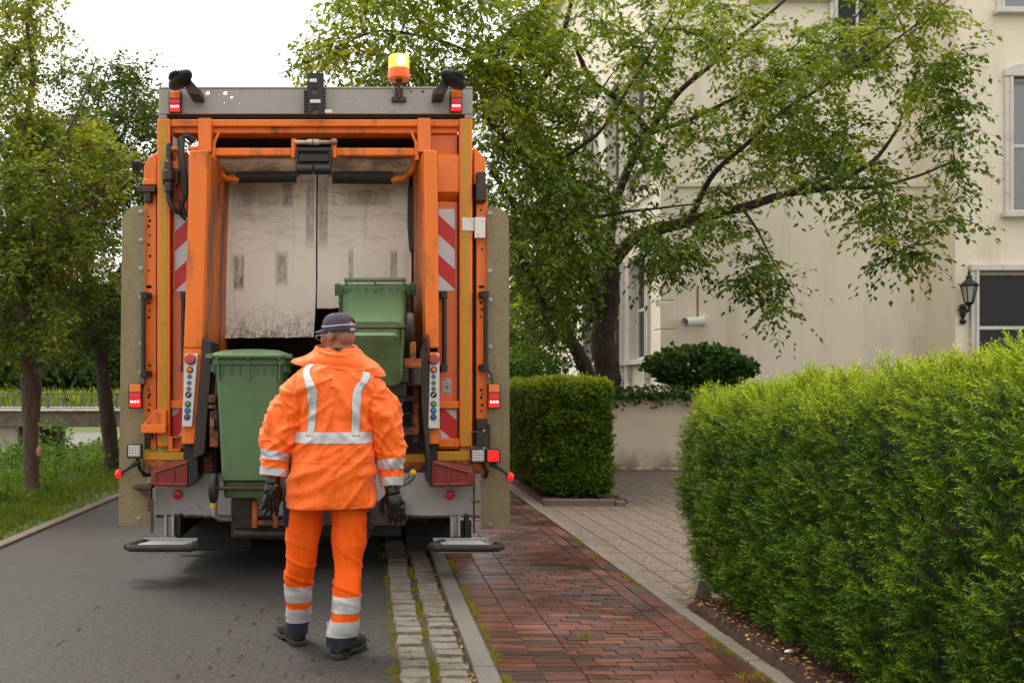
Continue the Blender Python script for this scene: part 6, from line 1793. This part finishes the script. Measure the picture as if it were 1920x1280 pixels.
HX0, HX1, HY0, HY1 = 2.02, 3.75, 1.6, 6.75
def htop(y): return 1.335 + .050 * max(0, 6.4 - y)
def surf1(n):
    P_, N_, T_ = [], [], []
    def put(p, nrm, t): P_.append(p); N_.append(nrm); T_.append(t)
    rc = .22
    for _ in range(int(n * .56)):                      # face to the road
        y = random.uniform(HY0, HY1 - .1); zt = htop(y); z = .14 + (zt - .14) * random.random()
        inn = .10 * (1 - sm(z, .1, .7)); k = z - (zt - rc); x = HX0 + inn
        nrm = Vector((-1, 0, .1))
        if k > 0:
            a = math.asin(min(1, k / rc)); x += rc * (1 - math.cos(a)); nrm = Vector((-math.cos(a), 0, math.sin(a)))
        e = y - (HY1 - .45)
        if e > 0: a = math.asin(min(1, e / .45)); x += .45 * (1 - math.cos(a)); nrm = nrm + Vector((0, math.sin(a), 0))
        put((x, y, z), nrm.normalized(), .36 * sm(z, zt - .34, zt))  # needles lighter towards the top, overhead light put into their tint
    for _ in range(int(n * .32)):                      # top
        y = HY1 - (HY1 - HY0) * random.random() ** 1.0; x = HX0 + rc * .6 + (HX1 - HX0 - rc) * random.random() ** 1.3
        put((x, y, htop(y) + .02 * (x - HX0) - (max(0, y - HY1 + .3) ** 2) * 1.2), Vector((-.15, 0, 1)), .30 + random.uniform(0, .25))  # top needles tinted lighter for the sky light on them
    for _ in range(int(n * .12)):                      # near end, beside the camera
        x = random.uniform(HX0 + .05, HX1 - .1); zt = htop(HY0); put((x, HY0 - .02, .14 + (zt - .14) * random.random()), Vector((0, -1, .1)), 0)
    for _ in range(int(n * .10)):                      # far end
        x = random.uniform(HX0 + .15, HX1 - .1); z = .15 + 1.2 * random.random()
        put((x, HY1 - .06 - .1 * (1 - sm(z, .1, .7)), z), Vector((0, 1, .1)), .3 * sm(z, 1.1, 1.4))
    return np.array(P_), np.array([tuple(v) for v in N_]), np.array(T_)
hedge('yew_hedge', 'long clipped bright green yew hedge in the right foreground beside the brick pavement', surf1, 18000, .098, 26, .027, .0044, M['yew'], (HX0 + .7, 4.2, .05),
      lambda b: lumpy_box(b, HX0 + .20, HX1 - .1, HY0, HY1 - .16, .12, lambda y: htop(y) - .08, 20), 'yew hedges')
GX0, GX1, GY0, GY1, GT = 2.10, 2.95, 12.25, 16.9, 1.49
def surf2(n):
    P_, N_, T_ = [], [], []
    for _ in range(n):
        u = random.random(); rc = .14
        if u < .42:
            x, z = random.uniform(GX0 + .02, GX1 - .02), .14 + (GT - .14) * random.random(); ex = min(x - GX0, GX1 - x)
            y = GY0 + (0 if ex > rc else rc - math.sqrt(max(0, rc * rc - (rc - ex) ** 2))); nrm = (0 if ex > rc else (-1 if x < 2.5 else 1) * (1 - ex / rc), -1, .1)
            if z > GT - rc: k = (z - GT + rc) / rc; y += rc * (1 - math.sqrt(max(0, 1 - k * k))); nrm = (nrm[0], -1, k * 1.4)
            y += .06 * (1 - sm(z, .1, .5))
        elif u < .72:
            y, z = GY0 + .05 + (GY1 - GY0) * random.random() ** 1.5, .14 + (GT - .14) * random.random(); x = GX0 + .05 * (1 - sm(z, .1, .5)); nrm = (-1, 0, .1)
            if z > GT - rc: k = (z - GT + rc) / rc; x += rc * (1 - math.sqrt(max(0, 1 - k * k))); nrm = (-1, 0, k * 1.4)
        elif u < .90:
            x, y, z = random.uniform(GX0 + .1, GX1 - .08), GY0 + .08 + (GY1 - GY0) * random.random() ** 1.3, GT; nrm = (0, 0, 1)
        else:
            y, z = GY0 + .05 + (GY1 - GY0) * random.random(), .14 + (GT - .14) * random.random(); x = GX1; nrm = (1, 0, .1)
        P_.append((x, y, z)); N_.append(nrm); T_.append(.45 * sm(z, GT - .16, GT - .02))  # light from above put into the tint of the upper needles
    return np.array(P_), unit(np.array(N_, float)), np.array(T_)
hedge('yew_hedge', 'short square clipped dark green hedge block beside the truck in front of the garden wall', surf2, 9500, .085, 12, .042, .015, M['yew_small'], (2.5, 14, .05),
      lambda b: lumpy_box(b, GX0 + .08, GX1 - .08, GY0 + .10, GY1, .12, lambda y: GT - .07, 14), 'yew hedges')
# upright young shoots standing above the near hedge
n = 150
sp_ = np.stack([RNG.uniform(HX0 + .15, HX1 - .2, n), HY1 - (HY1 - HY0) * RNG.random(n), np.zeros(n)], 1)
for i in range(n): sp_[i, 2] = htop(sp_[i, 1]) + .02 * (sp_[i, 0] - HX0) - .02
hh = RNG.uniform(.06, .17, n); K = 34
f = (np.arange(K) + .5) / K; d = unit(np.array([0, 0, 1.0]) + rnd(n, .10))
bp = sp_[:, None, :] + d[:, None, :] * (hh[:, None] * f[None, :])[..., None]
an = RNG.uniform(0, 6.28, (n, K)); nd = unit(np.stack([np.cos(an), np.sin(an), np.full((n, K), .55)], -1)); nl = (.032 * (1.15 - .7 * f))[None, :, None] * RNG.uniform(.8, 1.2, (n, K, 1))
w = unit(np.cross(nd, np.array([0, 0, 1.0]))) * .0028
V = np.stack([bp, bp + nd * nl * .5 + w, bp + nd * nl, bp + nd * nl * .5 - w], 2).reshape(-1, 3)
np_mesh('young_shoots', V, np.arange(len(V)).reshape(-1, 4), M['yew'], next(o for o in bpy.data.objects if o.name == 'yew_hedge'), None, np.clip(np.repeat(RNG.normal(.78, .12, n), K), 0, 1))

# --- grass on the verge and bank
def ground_z(x): return float(np.interp(x, [p_[0] for p_ in prof_], [p_[1] for p_ in prof_]))
prof_ = [(-300, 0.3), (-30, .3), (-26, .1), (-24, -1.5), (-9.6, -1.5), (-8.6, -.55), (-7.0, -.02), (-5, 0.0), (XR, -.012), (300, -.012)]
n = 26000
Yg = 8.0 + 20 * RNG.random(n) ** 1.5; xg = -3.40 - (np.minimum(Yg * .38, 8.9) - 3.1) * RNG.random(n) ** .9
dens = np.array([mn.noise(Vector((a * 1.1, b2 * 1.1, 0))) + .5 * mn.noise(Vector((a * 4, b2 * 4, 4))) for a, b2 in zip(xg, Yg)])
keep = RNG.random(n) < np.clip(.75 + dens, .15, 1); xg, Yg, dens = xg[keep], Yg[keep], dens[keep]; n = len(xg)
zg = np.interp(xg, [p_[0] for p_ in prof_], [p_[1] for p_ in prof_])
edge = np.clip((-3.36 - xg) / .6, .25, 1)
hg_ = RNG.uniform(.07, .24, n) * (1 + .7 * dens) * edge
bd = np.stack([RNG.normal(0, .35, n), RNG.normal(0, .35, n), np.ones(n)], 1)
p0 = np.stack([xg, Yg, zg - .01], 1); lean = rnd(n, .45); lean[:, 2] = 0
w = np.stack([np.cos(RNG.uniform(0, 3.14, n)), np.sin(RNG.uniform(0, 3.14, n)) * .3, np.zeros(n)], 1) * (.005 + .004 * RNG.random(n))[:, None]
m1 = p0 + bd * hg_[:, None] * .55; tp_ = p0 + bd * hg_[:, None] * .85 + lean * hg_[:, None]
V = np.stack([p0 - w, p0 + w, m1 + w * .8, tp_, m1 - w * .8], 1).reshape(-1, 3)
i = np.arange(n)[:, None] * 5
Fc = np.concatenate([i + np.array([[0, 1, 2]]), i + np.array([[0, 2, 4]]), i + np.array([[4, 2, 3]])], 1).reshape(-1, 3)
g = np_mesh('grass', V, Fc, M['grass'], None, (0, 0, 0), np.clip(np.repeat(.45 + .25 * dens + RNG.normal(0, .16, n), 3), 0, 1))
props(g, 'long grass growing on the verge beside the road', 'grass', kind='stuff')
# broad-leaved weeds in the grass
n = 2600
Yg = 9.5 + 14 * RNG.random(n); xg = -3.9 - (np.minimum(Yg * .38, 8.9) - 3.6) * RNG.random(n) ** .7
dens = np.array([mn.noise(Vector((a * 1.6, b2 * .9, 9))) for a, b2 in zip(xg, Yg)]); k_ = dens > .0; xg, Yg, dens = xg[k_], Yg[k_], dens[k_]; n = len(xg)
zg = np.interp(xg, [p_[0] for p_ in prof_], [p_[1] for p_ in prof_]) + RNG.random(n) ** 1.2 * (.18 + .7 * dens)
o = leaves('weeds', np.stack([xg, Yg, zg], 1), rnd(n, .7) + np.array([0, -.2, .2]), np.array([0, 0, 1.]) + rnd(n, .4), RNG.uniform(.08, .16, n), RNG.uniform(.035, .07, n), M['herb'], None, (0, 0, 0), RNG.normal(.45, .18, n))
props(o, 'broad leaved weeds growing through the verge grass', 'weeds', kind='stuff')

# --- moss and small grass in the gutter, along kerbs
def tufts(name, label, spots, hmin, hmax, per=14, spread=.02, m=None):
    pts = np.repeat(np.array(spots), per, 0); n = len(pts); pts = pts + rnd(n, spread) * np.array([1, 1, 0])
    h = RNG.uniform(hmin, hmax, n); w = np.stack([RNG.normal(0, 1, n), RNG.normal(0, .5, n), np.zeros(n)], 1); w = unit(w) * .0022
    tip = pts + np.stack([RNG.normal(0, .6, n) * h, RNG.normal(0, .6, n) * h, h], 1)
    V = np.stack([pts - w, pts + w, tip], 1).reshape(-1, 3)
    o = np_mesh(name, V, np.arange(3 * n).reshape(-1, 3), m or M['moss'], None, (0, 0, 0), np.clip(RNG.normal(.5, .2, n), 0, 1))
    return props(o, label, 'moss', kind='stuff')
M['moss_dry'] = leafmat('moss_dry', S(58, 46, 24), S(86, 76, 32), S(112, 102, 40), .2, .8)
M['moss'] = leafmat('moss_blades', S(84, 88, 26), S(122, 122, 38), S(160, 150, 58), .3, .8)
sp = []
for _ in range(1200):
    y = 4.2 + 6.5 * random.random() ** 1.4
    x = random.choice([XC + .015, XC + .205, XC + .205, XC + .385]) + random.gauss(0, .012)
    if mn.noise(Vector((x * 9, y * 2.3, 0))) > .02: sp.append((x, y, .006)) if random.random() < (.85 if abs(x - XC - .205) < .06 else .28) else None
for _ in range(700):
    y = 4.2 + 6 * random.random(); x = XC + random.uniform(.02, .38)
    if mn.noise(Vector((x * 5, y * 3.3, 5))) > .22: sp.append((x, y, .010))
tufts('moss', 'moss and tiny grass between the granite setts of the gutter', sp, .008, .024, 16, .016)
sp = [(XB + .012 + abs(random.gauss(0, .008)), y, .042) for y in RNG.uniform(4.2, 9, 260) if mn.noise(Vector((0, y * 2.0, 0))) > 0.0]
sp += [(XD - .005 - abs(random.gauss(0, .012)), y, .05) for y in RNG.uniform(4.2, 10, 260) if mn.noise(Vector((3, y * 1.6, 0))) > .12]
for cx, cy in ((1.18, 5.55), (1.78, 4.75), (1.84, 4.6)):
    sp += [(cx + random.gauss(0, .025), cy + random.gauss(0, .015), .048) for _ in range(6)]
tufts('kerb_weeds', 'small weeds growing along the pavement edges', sp, .008, .03, 12, .010)
sp = []
for px, py in ((332, 1269), (394, 1249), (434, 1267), (410, 1218), (450, 1233), (429, 1186), (464, 1203), (443, 1160), (477, 1170), (456, 1135), (490, 1145), (523, 1160), (515, 1188), (503, 1216), (492, 1251), (543, 1235), (535, 1267), (357, 1230), (600, 1262), (587, 1235), (568, 1270), (148, 1180), (180, 1140), (115, 1205), (700, 1240), (690, 1200)):
    Y = F * H / (py - CY); x = (px - CX) * Y / F
    sp += [(x + random.gauss(0, .005), Y + random.gauss(0, .035), .001) for _ in range(12)]
tufts('road_moss', 'dabs of moss in the joints of the road', sp, .002, .005, 5, .004, M['moss_dry'])
# dry leaf litter on the soil and by the kerb
M['litter'] = leafmat('leaf_litter', S(78, 48, 30), S(124, 84, 48), S(176, 142, 84), .1, .7)
n = 900
pos = np.stack([1.95 + .3 * RNG.random(n) + .0, 3.6 + 3.0 * RNG.random(n), np.full(n, .11) + RNG.random(n) * .02], 1)
n2 = 220; p2 = np.stack([RNG.normal(XC + .385, .012, n2), RNG.uniform(4.2, 9, n2), np.full(n2, .022)], 1)
n3 = 60; p3 = np.stack([RNG.uniform(XB, 4.5, n3), RNG.uniform(4.5, 14, n3), np.full(n3, .058)], 1)
pos = np.concatenate([pos, p2, p3]); n = len(pos)
o = leaves('leaf_litter', pos, rnd(n) * np.array([1, 1, .15]), np.array([0, 0, 1.]) + rnd(n, .3), RNG.uniform(.015, .04, n), RNG.uniform(.008, .02, n), M['litter'], None, (0, 0, 0))
props(o, 'dry brown leaf litter under the hedge and along the kerb', 'leaf litter', kind='stuff')
b = MB(); b.ball((2.06, 4.98, .115), (.024, .015, .010), 12, 8)
for v in b.v: v += Vector(mn.noise_vector(v * 30)) * .004
props(b.build('stone', M['white_paint'], loc=(2.06, 4.98, .1)), 'small white stone lying on the soil under the near hedge', 'stone')
b = MB(); b.prism([(1.99, .02), (2.14, .02), (2.12, .20), (2.05, .22)], 6.30, 6.36); 
props(b.build('edge_stone', M['edging'], loc=(2.06, 6.3, .05), bevel=.01), 'grey concrete edging stone standing at the end of the near hedge', 'edging stone')

# ================================================================== bridge over the canal, cars beyond
M['concrete'] = mat('bridge_concrete', S(112, 100, 88), .9, 0, .15, 1.2, dirt=S(70, 60, 50), da=.6, ds=2.5, thr=.52, bump=.3, bs=20)
M['concrete_light'] = mat('abutment_concrete', S(186, 180, 166), .9, 0, .12, 1, dirt=S(120, 110, 90), da=.6, ds=3, thr=.55)
BYY = 32
br_ = empty('bridge', (-14, BYY, 0), 'grey concrete canal bridge with a metal railing behind the tree trunks', 'bridge')
zt, zb = P(0, 771, BYY).z, P(0, 800, BYY).z
b = MB(); b.box(-30, BYY, zb, -4.2, BYY + 5, zt); b.build('deck', M['concrete'], br_, bevel=.03)
b = MB(); b.box(-30, BYY - .12, zt, -4.2, BYY + .3, zt + .06); b.box(-30, BYY + 4.8, zt, -4.2, BYY + 5.1, zt + .06); b.build('parapet', M['concrete_light'], br_, bevel=.02)
zr = P(0, 737, BYY).z
b = MB(); b.box(-30, BYY - .02, zr - .05, -4.2, BYY + .04, zr); b.box(-30, BYY, zt + .16, -4.2, BYY + .03, zt + .20)
k = -30.0
while k < -4.3:
    b.box(k, BYY, zt + .1, k + .014, BYY + .014, zr - .04); k += .14
k = -30.0
while k < -4.3:
    b.box(k, BYY - .02, zt + .1, k + .06, BYY + .05, zr - .01); k += 2.2
b.build('railing', mat('railing_grey', (.13, .14, .15), .5, .3), br_)
b = MB(); b.box(-30, BYY + .4, -1.5, P(26, 0, BYY).x, BYY + 4.6, zb); b.box(-8.0, BYY + .4, -1.5, -4.2, BYY + 4.6, zb); b.build('abutment', M['concrete_light'], br_, bevel=.03)
b = MB(); b.box(P(27, 0, BYY).x, BYY + .6, -1.5, P(44, 0, BYY).x, BYY + 4.4, zb); b.build('pier', M['concrete'], br_, bevel=.03)
b = MB(); b.prism([(-4.2, -.05), (-3.4, -.05), (-3.4, .05), (-4.2, zt)], BYY, BYY + 5); b.build('ramp', M['concrete'], br_)
# meadow bank and parked cars behind the bridge
b = MB(); nx, ny = 40, 12
for j in range(ny + 1):
    for i in range(nx + 1):
        x = -90 + 80 * i / nx; y = 52 + 20 * j / ny
        b.v.append(Vector((x, y, -1.0 + 2.0 * sm(j / ny, 0, .45) + .25 * mn.noise(Vector((x * .3, y * .3, 0))))))
b.f = [(j * (nx + 1) + i, j * (nx + 1) + i + 1, (j + 1) * (nx + 1) + i + 1, (j + 1) * (nx + 1) + i) for j in range(ny) for i in range(nx)]; b.m = [0] * len(b.f)
o = b.build('far_bank', M['meadow'], loc=(0, 0, 0)); o['kind'] = 'structure'; 
n = 9000
x = RNG.uniform(-45, -12, n); y = RNG.uniform(56, 64, n); z = .4 + .5 * RNG.random(n)
o = leaves('reeds', np.stack([x, y, z], 1), np.array([0, 0, 1.]) + rnd(n, .3), rnd(n), RNG.uniform(.4, .8, n), .1, M['leaf_light'], None, (0, 0, 0), RNG.normal(.6, .2, n))
props(o, 'pale flowering meadow and reeds on the far bank behind the bridge railing', 'meadow', kind='stuff')
def car(x, y, col, label):
    r = empty('parked_car', (x, y, -.25), label, 'car', 'cars parked beyond the bridge')
    prof = [(-2.1, .25), (2.1, .25), (2.12, .62), (1.9, .82), (1.1, .92), (.55, 1.4), (-.9, 1.42), (-1.6, .98), (-2.08, .88)]
    b = MB(); b.prism([(x + a, -.25 + c) for a, c in prof], y - .85, y + .85); b.build('body', mat('car_paint', col, .3, .1, .03, 2, coat=.6), r, bevel=.08)
    b = MB(); b.prism([(x + a, -.25 + c) for a, c in ((1.0, .95), (.52, 1.33), (-.86, 1.35), (-1.45, .99))], y - .87, y + .87); b.build('window', M['glass'], r, bevel=.02)
    for a in (-1.3, 1.3):
        for s in (-.8, .8):
            b = MB(); b.lathe([(.1, -.1), (.3, -.1), (.32, -.06), (.32, .06), (.3, .1), (.1, .1)], (x + a, y + s, .07), 'Y', 18); b.build('wheel', M['rubber'], r)
for px, col, lab in ((152, (.22, .28, .36), 'pale blue car parked beyond the bridge, seen through the railing left of the leaning trunk'), (218, (.05, .08, .2), 'dark blue car parked beyond the bridge next to the truck edge')):
    q = P(px, 740, 68); car(q.x, 68, col, lab)
